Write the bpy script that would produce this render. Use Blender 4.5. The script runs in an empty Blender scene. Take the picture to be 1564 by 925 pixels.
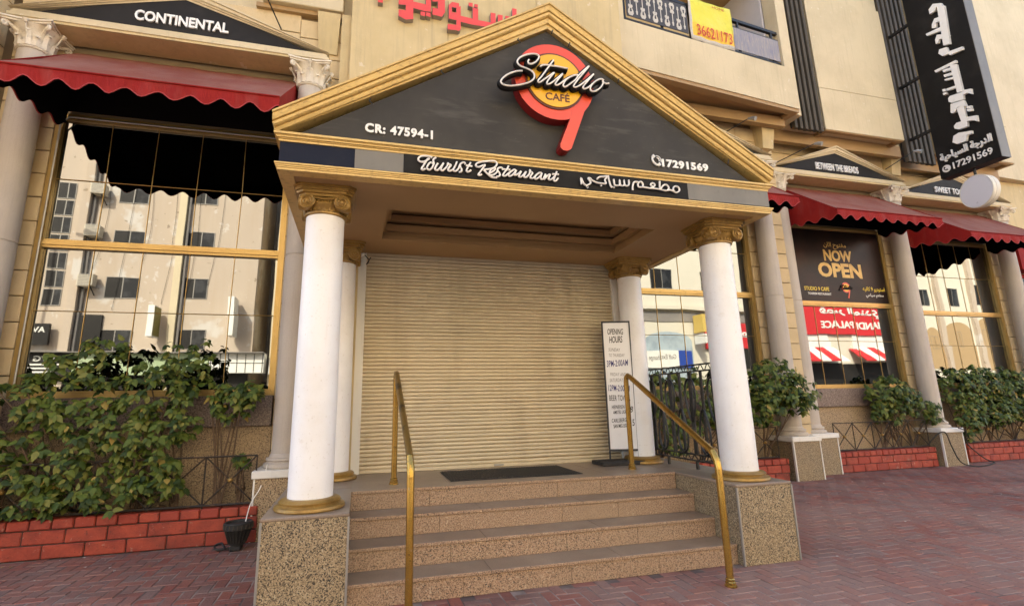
import bpy, bmesh, math, random
from mathutils import Vector, Matrix
random.seed(11)
scene = bpy.context.scene
COL = scene.collection
R = math.radians

# ------------------------------------------------------------------ camera
cam = bpy.data.cameras.new('camera')
cam.sensor_width = 36.0
cam.lens = 36.0 * 773.65 / 1564.0
cam.shift_x = 0.01567
cam.shift_y = -0.01172
cam.clip_start = 0.05
cam.clip_end = 600.0
camo = bpy.data.objects.new('camera', cam)
COL.objects.link(camo)
yaw, pitch, roll = 0.26325, 0.21299, -0.01906
fw = Vector((math.sin(yaw) * math.cos(pitch), math.cos(yaw) * math.cos(pitch), math.sin(pitch)))
rt = Vector((math.cos(yaw), -math.sin(yaw), 0))
up = rt.cross(fw)
r2 = math.cos(roll) * rt + math.sin(roll) * up
u2 = -math.sin(roll) * rt + math.cos(roll) * up
camo.matrix_world = Matrix(((r2.x, u2.x, -fw.x, 0), (r2.y, u2.y, -fw.y, 0), (r2.z, u2.z, -fw.z, 1.45), (0, 0, 0, 1)))
scene.camera = camo

# ------------------------------------------------------------------ sky, sun, exposure
SUN = Vector((0.55, -1.0, -0.95)).normalized()          # direction the light travels: it comes from behind the restaurant
world = bpy.data.worlds.new('World')
scene.world = world
world.use_nodes = True
wn = world.node_tree
sky = wn.nodes.new('ShaderNodeTexSky')
sky.sky_type = 'NISHITA'
sky.sun_disc = False
sky.sun_elevation = math.asin(-SUN.z)
sky.sun_rotation = math.atan2(-SUN.x, -SUN.y)
sky.dust_density = 3.0
sky.air_density = 0.8
sky.ozone_density = 0.6
wn.links.new(sky.outputs[0], wn.nodes['Background'].inputs[0])
wn.nodes['Background'].inputs[1].default_value = 0.15
sl = bpy.data.lights.new('sun', 'SUN')
sl.energy = 3.2
sl.angle = R(0.53)
sl.color = (1.0, 0.93, 0.82)
so = bpy.data.objects.new('sun', sl)
COL.objects.link(so)
so.rotation_euler = SUN.to_track_quat('-Z', 'Y').to_euler()
so.location = (-20, 40, 40)
vs = scene.view_settings
vs.view_transform = 'Standard'
vs.look = 'None'
vs.exposure = 2.42
vs.gamma = 1.0
vs.use_curve_mapping = False
vs.use_white_balance = True            # the camera's own white balance, set for open shade
vs.white_balance_temperature = 7150
vs.white_balance_tint = 8
scene.cycles.use_denoising = True
scene.cycles.max_bounces = 10
scene.cycles.diffuse_bounces = 6
scene.cycles.glossy_bounces = 5
scene.cycles.sample_clamp_indirect = 8.0

# ------------------------------------------------------------------ helpers: materials
def mat(name, base, rough=0.6, metal=0.0, layers=(), bump=None, spec=0.5, wave=None):
    """layers: (scale, lo, hi, colour, strength, (sx,sy,sz)) noise patches laid over the base colour"""
    m = bpy.data.materials.new(name)
    m.use_nodes = True
    n, l = m.node_tree.nodes, m.node_tree.links
    bsdf = n['Principled BSDF']
    bsdf.inputs['Roughness'].default_value = rough
    bsdf.inputs['Metallic'].default_value = metal
    bsdf.inputs['Specular IOR Level'].default_value = spec
    bsdf.inputs['Base Color'].default_value = (*base, 1)
    geo = n.new('ShaderNodeNewGeometry')
    prev = None
    for i, ly in enumerate(layers):
        sc, lo, hi, colr, fac = ly[:5]
        st = ly[5] if len(ly) > 5 else (1, 1, 1)
        mp = n.new('ShaderNodeMapping')
        mp.inputs['Scale'].default_value = st
        mp.inputs['Location'].default_value = (i * 3.7, i * 1.3, i * 2.9)
        l.new(geo.outputs['Position'], mp.inputs['Vector'])
        nz = n.new('ShaderNodeTexNoise')
        nz.inputs['Scale'].default_value = sc
        nz.inputs['Detail'].default_value = 4.0
        nz.inputs['Roughness'].default_value = 0.6
        l.new(mp.outputs[0], nz.inputs['Vector'])
        mr = n.new('ShaderNodeMapRange')
        mr.inputs[1].default_value = lo
        mr.inputs[2].default_value = hi
        mr.inputs[3].default_value = 0.0
        mr.inputs[4].default_value = fac
        l.new(nz.outputs[0], mr.inputs[0])
        mx = n.new('ShaderNodeMixRGB')
        mx.inputs[1].default_value = (*base, 1)
        mx.inputs[2].default_value = (*colr, 1)
        l.new(mr.outputs[0], mx.inputs[0])
        if prev:
            l.new(prev, mx.inputs[1])
        prev = mx.outputs[0]
    if prev:
        l.new(prev, bsdf.inputs['Base Color'])
    if bump:
        nz = n.new('ShaderNodeTexNoise')
        nz.inputs['Scale'].default_value = bump[0]
        nz.inputs['Detail'].default_value = bump[2] if len(bump) > 2 else 3.0
        l.new(geo.outputs['Position'], nz.inputs['Vector'])
        bp = n.new('ShaderNodeBump')
        bp.inputs['Strength'].default_value = bump[1]
        bp.inputs['Distance'].default_value = bump[3] if len(bump) > 3 else 0.01
        l.new(nz.outputs[0], bp.inputs['Height'])
        l.new(bp.outputs[0], bsdf.inputs['Normal'])
    return m

M = {}
GRIME = (0.10, 0.075, 0.05)
M['cream'] = mat('cream_paint', (0.56, 0.435, 0.235), 0.75, 0, [(1.3, .42, .7, (.41, .31, .15), .6), (4, .5, .75, (.36, .28, .17), .5, (4, 4, .25)), (30, .6, .75, (.42, .33, .2), .3), (6, .66, .7, (.68, .6, .47), .5)], (40, .25))
M['cream_pale'] = mat('pale_cream_paint', (0.60, 0.495, 0.325), 0.75, 0, [(1.1, .42, .7, (.45, .365, .225), .6), (5, .54, .8, (.38, .31, .2), .45, (4, 4, .3)), (14, .66, .72, (.75, .7, .6), .4)], (30, .2))
M['block'] = mat('cream_wall_block', (0.60, 0.46, 0.27), 0.8, 0, [(1.7, .4, .7, (.50, .37, .2), .6), (9, .55, .75, (.38, .27, .15), .35, (1, 1, .5)), (60, .55, .7, (.43, .32, .18), .3)], (90, .25))
M['joint'] = mat('wall_joint_mortar', (0.26, 0.19, 0.11), 0.9)
M['white'] = mat('white_column_paint', (0.80, 0.79, 0.79), 0.45, 0, [(2.2, .45, .75, (.68, .65, .62), .6), (7, .6, .8, (.52, .47, .41), .22, (4, 4, .3)), (40, .63, .69, (.52, .46, .40), .4), (3, .66, .72, (.58, .52, .45), .5), (120, .66, .7, (.35, .3, .25), .4)], (18, .12))
M['pilaster'] = mat('grey_pilaster_render', (0.52, 0.46, 0.40), 0.8, 0, [(1.2, .4, .7, (.42, .36, .31), .6), (6, .5, .8, (.32, .26, .2), .4, (4, 4, .2)), (120, .5, .65, (.4, .35, .3), .5)], (150, .3))
M['plaster'] = mat('white_plaster_ornament', (0.70, 0.63, 0.52), 0.75, 0, [(8, .45, .7, (.5, .42, .31), .6), (30, .58, .7, (.28, .22, .15), .45)], (60, .4))
M['gold'] = mat('gold_moulding_paint', (0.60, 0.41, 0.15), 0.38, 0.12, [(3, .45, .7, (.50, .32, .10), .6), (16, .55, .7, (.26, .15, .05), .6, (1, 1, 3)), (5, .56, .74, (.30, .20, .09), .5, (5, 5, .4)), (70, .64, .7, (.6, .45, .2), .4)], (30, .12))
M['gold_dark'] = mat('aged_gold_paint', (0.32, 0.19, 0.05), 0.36, 0.3, [(9, .45, .7, (.17, .095, .028), .7), (40, .6, .7, (.45, .3, .1), .4)], (50, .25))
M['brass'] = mat('brass_tube', (0.46, 0.28, 0.07), 0.26, 0.85, [(4, .45, .65, (.36, .2, .04), .7), (35, .62, .68, (.08, .05, .03), .6), (18, .66, .7, (.5, .45, .38), .5)], (60, .1))
M['brass_worn'] = mat('worn_brass_tube', (0.24, 0.15, 0.045), 0.35, 0.5, [(6, .5, .62, (.05, .035, .02), .8), (16, .66, .72, (.75, .72, .68), .6)], (60, .1))
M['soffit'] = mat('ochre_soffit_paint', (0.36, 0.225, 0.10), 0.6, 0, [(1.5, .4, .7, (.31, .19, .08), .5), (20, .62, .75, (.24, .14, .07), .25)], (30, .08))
M['black_panel'] = mat('charcoal_sign_board', (0.034, 0.031, 0.028), 0.55, 0, [(1.3, .42, .7, (.065, .058, .05), .75), (5, .55, .72, (.11, .10, .09), .4, (.4, 1, 2.2)), (50, .68, .74, (.22, .2, .18), .35)], (6, .1), 0.25)
M['blue_black'] = mat('navy_black_panel', (0.012, 0.016, 0.032), 0.4, 0, [(2, .5, .75, (.03, .032, .042), .6), (30, .7, .75, (.3, .3, .32), .5, (6, 6, .7))], (6, .06), 0.08)
M['grey_panel'] = mat('dusty_grey_panel', (0.15, 0.14, 0.125), 0.5, 0, [(3, .4, .7, (.21, .195, .17), .6, (1, 1, .4)), (25, .6, .72, (.08, .075, .07), .35)], (10, .08))
M['sign_black'] = mat('gloss_black_sign', (0.012, 0.011, 0.011), 0.45, 0, [(3, .5, .75, (.03, .028, .026), .6)], spec=0.12)
M['tymp'] = mat('black_tympanum_board', (0.016, 0.014, 0.013), 0.6, 0, [(2, .5, .75, (.04, .036, .032), .6)], spec=0.2)
M['sign_white'] = mat('white_acrylic', (0.80, 0.78, 0.75), 0.35, 0, [(12, .55, .8, (.58, .53, .47), .5)])
M['sign_red'] = mat('red_acrylic', (0.72, 0.075, 0.035), 0.3, 0, [(5, .5, .8, (.6, .05, .025), .5)])
M['sign_red_side'] = mat('dark_red_return', (0.22, 0.012, 0.012), 0.35)
M['sign_yellow'] = mat('yellow_acrylic', (0.80, 0.42, 0.018), 0.3, 0, [(5, .5, .8, (.72, .34, .015), .5)])
M['sign_brown'] = mat('dark_brown_vinyl', (0.10, 0.025, 0.012), 0.5)
M['letter_red'] = mat('faded_red_letter', (0.68, 0.06, 0.05), 0.45, 0, [(4, .5, .8, (.52, .07, .06), .6)])
M['letter_grey'] = mat('grey_letter_return', (0.26, 0.22, 0.19), 0.6)
M['neon'] = mat('white_neon_tube', (0.85, 0.80, 0.74), 0.3, 0, [(25, .55, .7, (.5, .42, .36), .5)])
M['gran_ped'] = mat('speckled_yellow_granite', (0.40, 0.305, 0.185), 0.55, 0, [(100, .44, .5, (.25, .18, .105), .8), (125, .515, .55, (.02, .016, .012), .97), (60, .60, .63, (.50, .42, .29), .7), (2, .45, .8, (.33, .22, .1), .3)], (90, .15))
M['gran_step'] = mat('speckled_pink_granite', (0.43, 0.285, 0.185), 0.5, 0, [(105, .45, .5, (.30, .185, .115), .8), (135, .535, .57, (.025, .018, .014), .95), (60, .60, .63, (.53, .42, .30), .7), (1.3, .42, .72, (.29, .20, .125), .55), (4, .58, .8, (.26, .17, .1), .4, (.3, 1, 2.5))], (90, .1))
M['gran_dark'] = mat('speckled_brown_granite', (0.47, 0.35, 0.21), 0.55, 0, [(55, .45, .5, (.31, .21, .12), .8), (70, .53, .57, (.04, .028, .02), .9), (1.7, .4, .75, (.32, .22, .12), .5)], (90, .1))
M['gran_sill'] = mat('speckled_plum_granite', (0.25, 0.185, 0.15), 0.4, 0, [(45, .45, .5, (.14, .095, .08), .8), (60, .53, .57, (.035, .025, .02), .9)], (90, .1))
M['tread'] = mat('polished_grey_granite', (0.235, 0.172, 0.125), 0.36, 0, [(2.5, .42, .7, (.34, .26, .19), .8), (.9, .45, .7, (.15, .115, .09), .5), (90, .52, .62, (.15, .115, .09), .6), (7, .6, .75, (.16, .12, .095), .5, (1, 3, 1))], (70, .06))
M['shutter'] = mat('cream_shutter_paint', (0.62, 0.525, 0.37), 0.45, 0, [(1.2, .45, .75, (.53, .45, .31), .7), (9, .56, .72, (.33, .26, .16), .55, (.35, 1, 9)), (2.2, .5, .72, (.45, .37, .25), .6, (1.6, 1, .25)), (40, .66, .70, (.14, .10, .06), .6, (.5, 1, 3))], (20, .06))
M['jamb'] = mat('white_jamb_paint', (0.72, 0.70, 0.66), 0.5, 0, [(5, .55, .8, (.5, .45, .38), .5, (3, 3, .5))])
M['gold_frame'] = mat('gold_anodised_frame', (0.44, 0.29, 0.10), 0.32, 0.5, [(5, .45, .75, (.33, .20, .06), .6), (30, .62, .7, (.22, .14, .05), .5, (1, 1, .4))], (40, .05))
def glass_mat(name, tint, rough, wob):
    m = mat(name, tint, rough, 1.0)
    n, l = m.node_tree.nodes, m.node_tree.links
    geo = n.new('ShaderNodeNewGeometry')
    nz = n.new('ShaderNodeTexNoise')
    nz.inputs['Scale'].default_value = 1.4
    nz.inputs['Detail'].default_value = 1.0
    l.new(geo.outputs['Position'], nz.inputs['Vector'])
    bp = n.new('ShaderNodeBump')
    bp.inputs['Strength'].default_value = wob
    bp.inputs['Distance'].default_value = 0.01
    l.new(nz.outputs[0], bp.inputs['Height'])
    l.new(bp.outputs[0], n['Principled BSDF'].inputs['Normal'])
    return m
M['glass'] = glass_mat('mirror_glass', (0.205, 0.212, 0.212), 0.012, 0.07)
M['awning_top'] = mat('sun_bleached_red_canvas', (0.225, 0.066, 0.048), 0.8, 0, [(1.6, .36, .62, (.27, .125, .10), .9), (7, .55, .75, (.17, .05, .038), .5, (1, .4, .4)), (90, .5, .7, (.29, .15, .125), .5), (11, .68, .72, (.08, .03, .025), .5)], (120, .25), 0.12)
M['awning_red'] = mat('red_canvas', (0.26, 0.014, 0.012), 0.7, 0, [(3, .42, .72, (.19, .007, .007), .8), (5, .52, .74, (.25, .06, .05), .5, (1, 1, .3)), (25, .6, .75, (.38, .04, .035), .3)], (120, .2), 0.15)
M['awning_edge'] = mat('red_canvas_binding', (0.36, 0.035, 0.035), 0.6)
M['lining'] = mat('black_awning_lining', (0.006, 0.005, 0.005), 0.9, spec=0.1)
M['iron'] = mat('black_wrought_iron', (0.018, 0.017, 0.016), 0.45, 0.2, [(20, .6, .7, (.10, .08, .065), .5)], (60, .25))
M['rust_iron'] = mat('brown_fence_iron', (0.022, 0.016, 0.012), 0.6, 0.2, [(12, .5, .7, (.12, .06, .03), .6)], (60, .3))
M['brick_a'] = mat('painted_red_brick', (0.37, 0.055, 0.027), 0.6, 0, [(6, .42, .66, (.20, .024, .015), .8), (28, .6, .7, (.40, .10, .06), .5), (14, .64, .69, (.42, .30, .23), .6), (3, .5, .75, (.10, .025, .016), .6), (40, .64, .68, (.06, .02, .015), .6)], (50, .35))
M['brick_b'] = mat('darker_red_brick', (0.29, 0.038, 0.02), 0.65, 0, [(7, .45, .7, (.36, .05, .03), .6), (20, .62, .7, (.40, .26, .2), .4), (3, .5, .8, (.11, .02, .015), .5)], (50, .35))
M['mortar'] = mat('dark_mortar', (0.06, 0.03, 0.025), 0.9)
M['soil'] = mat('planter_soil', (0.075, 0.05, 0.032), 0.95, 0, [(20, .5, .65, (.15, .11, .075), .6)], (40, .8))
PAV = [((.190, .072, .058), (.24, .118, .098)), ((.165, .072, .060), (.225, .122, .104)), ((.220, .068, .048), (.26, .108, .084)), ((.160, .086, .075), (.225, .138, .12)), ((.205, .058, .044), (.25, .096, .076))]
for i, (a, b) in enumerate(PAV):
    M['pav%d' % i] = mat('red_paver_%s' % 'abcde'[i], a, 0.72, 0, [(.75, .30, .6, b, .9), (9, .55, .72, (.26, .19, .17), .45), (45, .58, .68, (.07, .034, .03), .5), (1.4, .54, .72, (.075, .045, .04), .65), (.4, .45, .64, (.31, .20, .165), .55)], (55, .4), 0.2)
M['paver_joint'] = mat('paver_joint_sand', (0.09, 0.065, 0.06), 0.95, 0, [(1.6, .42, .58, (.30, .24, .215), .9)])
M['asphalt'] = mat('asphalt', (0.055, 0.052, 0.05), 0.9, 0, [(30, .5, .7, (.085, .08, .075), .6)], (80, .4))
M['kerb'] = mat('concrete_kerb', (0.36, 0.33, 0.29), 0.85, 0, [(5, .5, .7, (.26, .23, .2), .6)], (40, .3))
M['ground'] = mat('sandy_ground', (0.30, 0.25, 0.19), 0.95, 0, [(.3, .4, .7, (.22, .18, .13), .6)])
M['black_rubber'] = mat('black_rubber', (0.02, 0.019, 0.018), 0.7, 0, [(20, .55, .7, (.07, .06, .05), .5)], (80, .4))
M['board_white'] = mat('whiteboard', (0.74, 0.74, 0.76), 0.25, 0, [(9, .6, .8, (.62, .62, .64), .5)])
M['ink_black'] = mat('black_marker', (0.03, 0.03, 0.035), 0.6)
M['ink_blue'] = mat('blue_marker', (0.03, 0.03, 0.16), 0.6)
M['ink_grey'] = mat('faded_marker', (0.22, 0.21, 0.22), 0.6)
M['slat_grey'] = mat('dark_grey_slat', (0.088, 0.074, 0.058), 0.6, 0, [(3, .45, .75, (.055, .047, .038), .6)], spec=0.12)
M['slat_back'] = mat('black_slat_backing', (0.012, 0.011, 0.01), 0.8)
M['lilac'] = mat('pale_lilac_render', (0.50, 0.48, 0.50), 0.8, 0, [(2, .45, .7, (.42, .4, .42), .5)])
M['banner_y'] = mat('yellow_banner_cloth', (0.66, 0.60, 0.05), 0.6, 0, [(2.5, .45, .7, (.72, .62, .12), .6), (9, .6, .7, (.5, .45, .03), .4)], (9, .5, 2, .05))
M['banner_o'] = mat('orange_banner_band', (0.80, 0.50, 0.04), 0.6, 0, [(4, .45, .7, (.75, .42, .03), .6)], (9, .5, 2, .05))
M['banner_red'] = mat('red_banner_ink', (0.50, 0.03, 0.012), 0.6)
M['guitar'] = mat('guitar_fabric', (0.055, 0.055, 0.065), 0.8, 0, [(6, .5, .7, (.09, .09, .1), .6)])
M['cloth_pale'] = mat('pale_fabric_print', (0.52, 0.48, 0.43), 0.8, 0, [(20, .55, .7, (.3, .27, .25), .6)])
M['cloth_lilac'] = mat('stained_lilac_sheet', (0.25, 0.235, 0.26), 0.7, 0, [(7, .5, .65, (.42, .36, .28), .6, (4, 4, .6)), (11, .55, .62, (.15, .14, .24), .6, (4, 4, .5))])
M['poster'] = mat('dark_brown_poster', (0.014, 0.008, 0.007), 0.35, 0, [(1.4, .42, .68, (.04, .016, .011), .8)], spec=0.2)
M['poster_gold'] = mat('gold_print', (0.72, 0.47, 0.14), 0.4, 0, [(6, .45, .65, (.5, .28, .05), .7)])
M['poster_yellow'] = mat('yellow_print', (0.80, 0.58, 0.06), 0.5)
M['stem'] = mat('shrub_bark', (0.12, 0.075, 0.045), 0.85, 0, [(30, .5, .7, (.2, .14, .09), .6)], (60, .6))
LEAF = [(.070, .102, .016), (.042, .072, .013), (.096, .124, .020), (.145, .152, .034), (.022, .042, .009), (.27, .20, .05)]
for i, c in enumerate(LEAF):
    M['leaf%d' % i] = mat('leaf_%s' % 'abcdef'[i], c, 0.52, 0, [(12, .45, .7, (c[0] * 1.35, c[1] * 1.2, c[2] * 1.1), .6), (60, .6, .7, (.14, .12, .06), .35)], (60, .15))
    M['leaf%d' % i].node_tree.nodes['Principled BSDF'].inputs['Specular IOR Level'].default_value = 0.22
M['opp_a'] = mat('peeling_beige_render', (0.48, 0.405, 0.325), 0.85, 0, [(.25, .4, .7, (.44, .36, .28), .6), (.4, .58, .63, (.58, .57, .54), .7), (1.6, .64, .67, (.64, .62, .58), .5), (2.5, .68, .70, (.2, .15, .1), .7), (.6, .5, .8, (.4, .3, .2), .4, (3, 3, .3))], (12, .2))
M['opp_b'] = mat('pale_yellow_render', (0.60, 0.52, 0.36), 0.85, 0, [(.4, .45, .7, (.53, .45, .3), .5)], (12, .1))
M['opp_c'] = mat('white_render', (0.63, 0.60, 0.50), 0.85, 0, [(.4, .45, .7, (.55, .52, .42), .5)], (12, .1))
M['opp_grey'] = mat('grey_render', (0.22, 0.205, 0.19), 0.85, 0, [(1.2, .45, .7, (.3, .28, .25), .6)])
M['opp_glass'] = mat('dark_window_glass', (0.02, 0.021, 0.022), 0.1, 0, [(1.4, .5, .6, (.06, .062, .065), .6)], spec=0.2)
M['opp_frame'] = mat('aluminium_frame', (0.24, 0.23, 0.21), 0.5, 0.3)
M['opp_ice'] = mat('pale_blue_shop_glass', (0.38, 0.46, 0.50), 0.3, 0, [(1.2, .45, .65, (.22, .28, .33), .7)])
M['opp_tan'] = mat('tan_arch_render', (0.40, 0.28, 0.15), 0.85)
M['opp_dark'] = mat('dark_shop_front', (0.018, 0.017, 0.016), 0.5, 0, [(.8, .5, .7, (.035, .033, .03), .6)], spec=0.2)
M['opp_red'] = mat('red_shop_sign', (0.55, 0.025, 0.03), 0.5, 0, [(1.2, .5, .8, (.45, .02, .02), .5)])
M['opp_white'] = mat('white_panel', (0.75, 0.75, 0.70), 0.5, 0, [(1.5, .5, .8, (.6, .6, .55), .5)])
M['opp_yellow'] = mat('yellow_sign_panel', (0.62, 0.45, 0.12), 0.5)
M['opp_olive'] = mat('olive_sign_panel', (0.20, 0.18, 0.04), 0.5)
M['opp_blue'] = mat('blue_sign_panel', (0.02, 0.06, 0.32), 0.4)
M['opp_green'] = mat('green_shop_panel', (0.32, 0.42, 0.24), 0.6, 0, [(1.5, .45, .7, (.5, .55, .4), .6)])
M['ac'] = mat('dusty_ac_casing', (0.55, 0.50, 0.40), 0.6, 0, [(10, .5, .7, (.35, .3, .22), .6)])
M['lamp_metal'] = mat('galvanised_metal', (0.35, 0.34, 0.32), 0.4, 0.6)
M['white_disc'] = mat('white_lightbox_face', (0.66, 0.66, 0.70), 0.35, 0, [(9, .66, .7, (.4, .4, .43), .5)])
M['disc_side'] = mat('cream_lightbox_side', (0.66, 0.62, 0.54), 0.45)
M['car_white'] = mat('white_car_paint', (0.72, 0.72, 0.72), 0.2)
M['car_red'] = mat('red_car_paint', (0.45, 0.02, 0.02), 0.2)
M['car_silver'] = mat('silver_car_paint', (0.40, 0.40, 0.42), 0.25, 0.5)
M['tyre'] = mat('tyre_rubber', (0.02, 0.02, 0.02), 0.8)

# ------------------------------------------------------------------ helpers: geometry
class G:
    def __init__(s):
        s.v, s.f, s.mi, s.cur = [], [], [], 0
    def add(s, vs, fs):
        o = len(s.v)
        s.v += [tuple(p) for p in vs]
        s.f += [tuple(i + o for i in f) for f in fs]
        s.mi += [s.cur] * len(fs)
        return s
    def box(s, x0, x1, y0, y1, z0, z1):
        return s.add([(x, y, z) for z in (z0, z1) for y in (y0, y1) for x in (x0, x1)],
                     [(0, 2, 3, 1), (4, 5, 7, 6), (0, 1, 5, 4), (1, 3, 7, 5), (3, 2, 6, 7), (2, 0, 4, 6)])
    def cbox(s, x0, x1, y0, y1, z0, z1, c=0.008):
        bm = bmesh.new()
        bmesh.ops.create_cube(bm, size=1.0)
        for v in bm.verts:
            v.co = ((x0 + x1) / 2 + v.co.x * (x1 - x0), (y0 + y1) / 2 + v.co.y * (y1 - y0), (z0 + z1) / 2 + v.co.z * (z1 - z0))
        bmesh.ops.bevel(bm, geom=list(bm.edges), offset=c, segments=1, affect='EDGES')
        bm.verts.index_update()
        s.add([v.co for v in bm.verts], [[v.index for v in f.verts] for f in bm.faces])
        bm.free()
        return s
    def extrude(s, a, b):
        """two matching closed loops of points, side walls and end caps"""
        n = len(a)
        return s.add(list(a) + list(b), [tuple(range(n - 1, -1, -1)), tuple(range(n, 2 * n))] + [(i, (i + 1) % n, n + (i + 1) % n, n + i) for i in range(n)])
    def prism_y(s, poly, y0, y1):
        return s.extrude([(x, y0, z) for x, z in poly], [(x, y1, z) for x, z in poly])
    def prism_x(s, poly, x0, x1):
        return s.extrude([(x0, y, z) for y, z in poly], [(x1, y, z) for y, z in poly])
    def prism_z(s, poly, z0, z1):
        return s.extrude([(x, y, z0) for x, y in poly], [(x, y, z1) for x, y in poly])
    def loft(s, secs, cap=True, closed=False):
        n = len(secs[0])
        vs = [p for q in secs for p in q]
        fs = []
        m = len(secs)
        for k in range(m if closed else m - 1):
            for i in range(n):
                fs.append((k * n + i, k * n + (i + 1) % n, ((k + 1) % m) * n + (i + 1) % n, ((k + 1) % m) * n + i))
        if cap and not closed:
            fs.append(tuple(range(n - 1, -1, -1)))
            fs.append(tuple((m - 1) * n + i for i in range(n)))
        return s.add(vs, fs)
    def tube(s, path, r, n=8, ry=None, axis=None, closed=False):
        """round tube; with ry the section is r across and ry along the fixed vector axis"""
        P = [Vector(p) for p in path]
        secs = []
        prev = None
        for i, p in enumerate(P):
            a = P[i - 1] if (i > 0 or closed) else P[i]
            b = P[(i + 1) % len(P)] if (i < len(P) - 1 or closed) else P[i]
            t = (b - a)
            if t.length < 1e-9:
                t = Vector((0, 0, 1))
            t.normalize()
            if axis is not None:
                ax = Vector(axis)
                u = t.cross(ax).normalized()
                w = ax
            else:
                if prev is None:
                    h = Vector((0, 0, 1)) if abs(t.z) < .9 else Vector((1, 0, 0))
                    u = t.cross(h).normalized()
                else:
                    u = (prev - t * prev.dot(t)).normalized()
                prev = u
                w = t.cross(u)
            rr = r[i] if isinstance(r, (list, tuple)) else r
            r_y = ry if ry is not None else rr
            secs.append([p + u * rr * math.cos(2 * math.pi * k / n) + w * r_y * math.sin(2 * math.pi * k / n) for k in range(n)])
        return s.loft(secs, closed=closed)
    def lathe(s, prof, cx, cy, n=24, a0=0.0, a1=2 * math.pi):
        full = abs(a1 - a0 - 2 * math.pi) < 1e-6
        cols = n if full else n + 1
        vs, fs = [], []
        for k in range(cols):
            a = a0 + (a1 - a0) * k / n
            for r, z in prof:
                vs.append((cx + r * math.cos(a), cy + r * math.sin(a), z))
        m = len(prof)
        for k in range(n):
            k2 = (k + 1) % cols
            for j in range(m - 1):
                fs.append((k * m + j, k2 * m + j, k2 * m + j + 1, k * m + j + 1))
        if full:
            fs.append(tuple(k * m for k in range(cols - 1, -1, -1)))
            fs.append(tuple(k * m + m - 1 for k in range(cols)))
        return s.add(vs, fs)
    def disc_y(s, cx, cz, r, y0, y1, n=32):
        return s.prism_y([(cx + r * math.cos(2 * math.pi * k / n), cz + r * math.sin(2 * math.pi * k / n)) for k in range(n)], y0, y1)
    def mesh(s, name, mats, smooth=None, recalc=True):
        me = bpy.data.meshes.new(name)
        me.from_pydata(s.v, [], s.f)
        mats = mats if isinstance(mats, (list, tuple)) else [mats]
        for m in mats:
            me.materials.append(M[m])
        if len(mats) > 1:
            me.polygons.foreach_set('material_index', s.mi)
        if recalc:
            bm = bmesh.new()
            bm.from_mesh(me)
            bmesh.ops.recalc_face_normals(bm, faces=bm.faces)
            bm.to_mesh(me)
            bm.free()
        if smooth is not None:
            me.polygons.foreach_set('use_smooth', [True] * len(me.polygons))
            me.set_sharp_from_angle(angle=R(smooth))
        me.update()
        return me

def obj(name, g, mats='cream', parent=None, smooth=None, recalc=True):
    me = g.mesh(name, mats, smooth, recalc) if isinstance(g, G) else g
    o = bpy.data.objects.new(name, me)
    COL.objects.link(o)
    if parent is not None:
        o.parent = parent
        o.matrix_parent_inverse = parent.matrix_basis.inverted()
    return o
def thing(name, label, cat, loc=(0, 0, 0), group=None):
    o = bpy.data.objects.new(name, None)
    o.empty_display_size = 0.1
    COL.objects.link(o)
    o.location = loc
    o['label'] = label
    o['category'] = cat
    if group:
        o['group'] = group
    return o
def tag(o, label, cat, group=None):
    o['label'] = label
    o['category'] = cat
    if group:
        o['group'] = group
    return o
def struct(o):
    o['kind'] = 'structure'
    return o

def catmull(pts, k=4):
    P = [Vector(p) for p in pts]
    if len(P) < 3:
        return P
    out = []
    for i in range(len(P) - 1):
        p0, p1, p2, p3 = P[max(i - 1, 0)], P[i], P[i + 1], P[min(i + 2, len(P) - 1)]
        for j in range(k):
            t = j / k
            out.append(0.5 * ((2 * p1) + (p2 - p0) * t + (2 * p0 - 5 * p1 + 4 * p2 - p3) * t * t + (3 * p1 - p0 - 3 * p2 + p3) * t ** 3))
    out.append(P[-1])
    return out

AF = {'ا': (0xFE8D, 2), 'ب': (0xFE8F, 4), 'ت': (0xFE95, 4), 'ج': (0xFE9D, 4), 'ح': (0xFEA1, 4), 'د': (0xFEA9, 2), 'ر': (0xFEAD, 2), 'س': (0xFEB1, 4), 'ط': (0xFEC1, 4),
      'ع': (0xFEC9, 4), 'ف': (0xFED1, 4), 'ق': (0xFED5, 4), 'ك': (0xFED9, 4), 'ل': (0xFEDD, 4), 'م': (0xFEE1, 4), 'ن': (0xFEE5, 4), 'ه': (0xFEE9, 4), 'و': (0xFEED, 2), 'ي': (0xFEF1, 4), 'ة': (0xFE93, 2), 'ص': (0xFEB9, 4)}
def arabic(word):
    out, prev = [], False
    for i, ch in enumerate(word):
        if ch not in AF:
            out.append(ch)
            prev = False
            continue
        b, n = AF[ch]
        nx = i + 1 < len(word) and word[i + 1] in AF
        if n == 4:
            k = {(0, 0): 0, (1, 0): 1, (0, 1): 2, (1, 1): 3}[(int(prev), int(nx))]
        else:
            k = 1 if prev else 0
        out.append(chr(b + k))
        prev = n == 4
    return ''.join(reversed(out))

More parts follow.
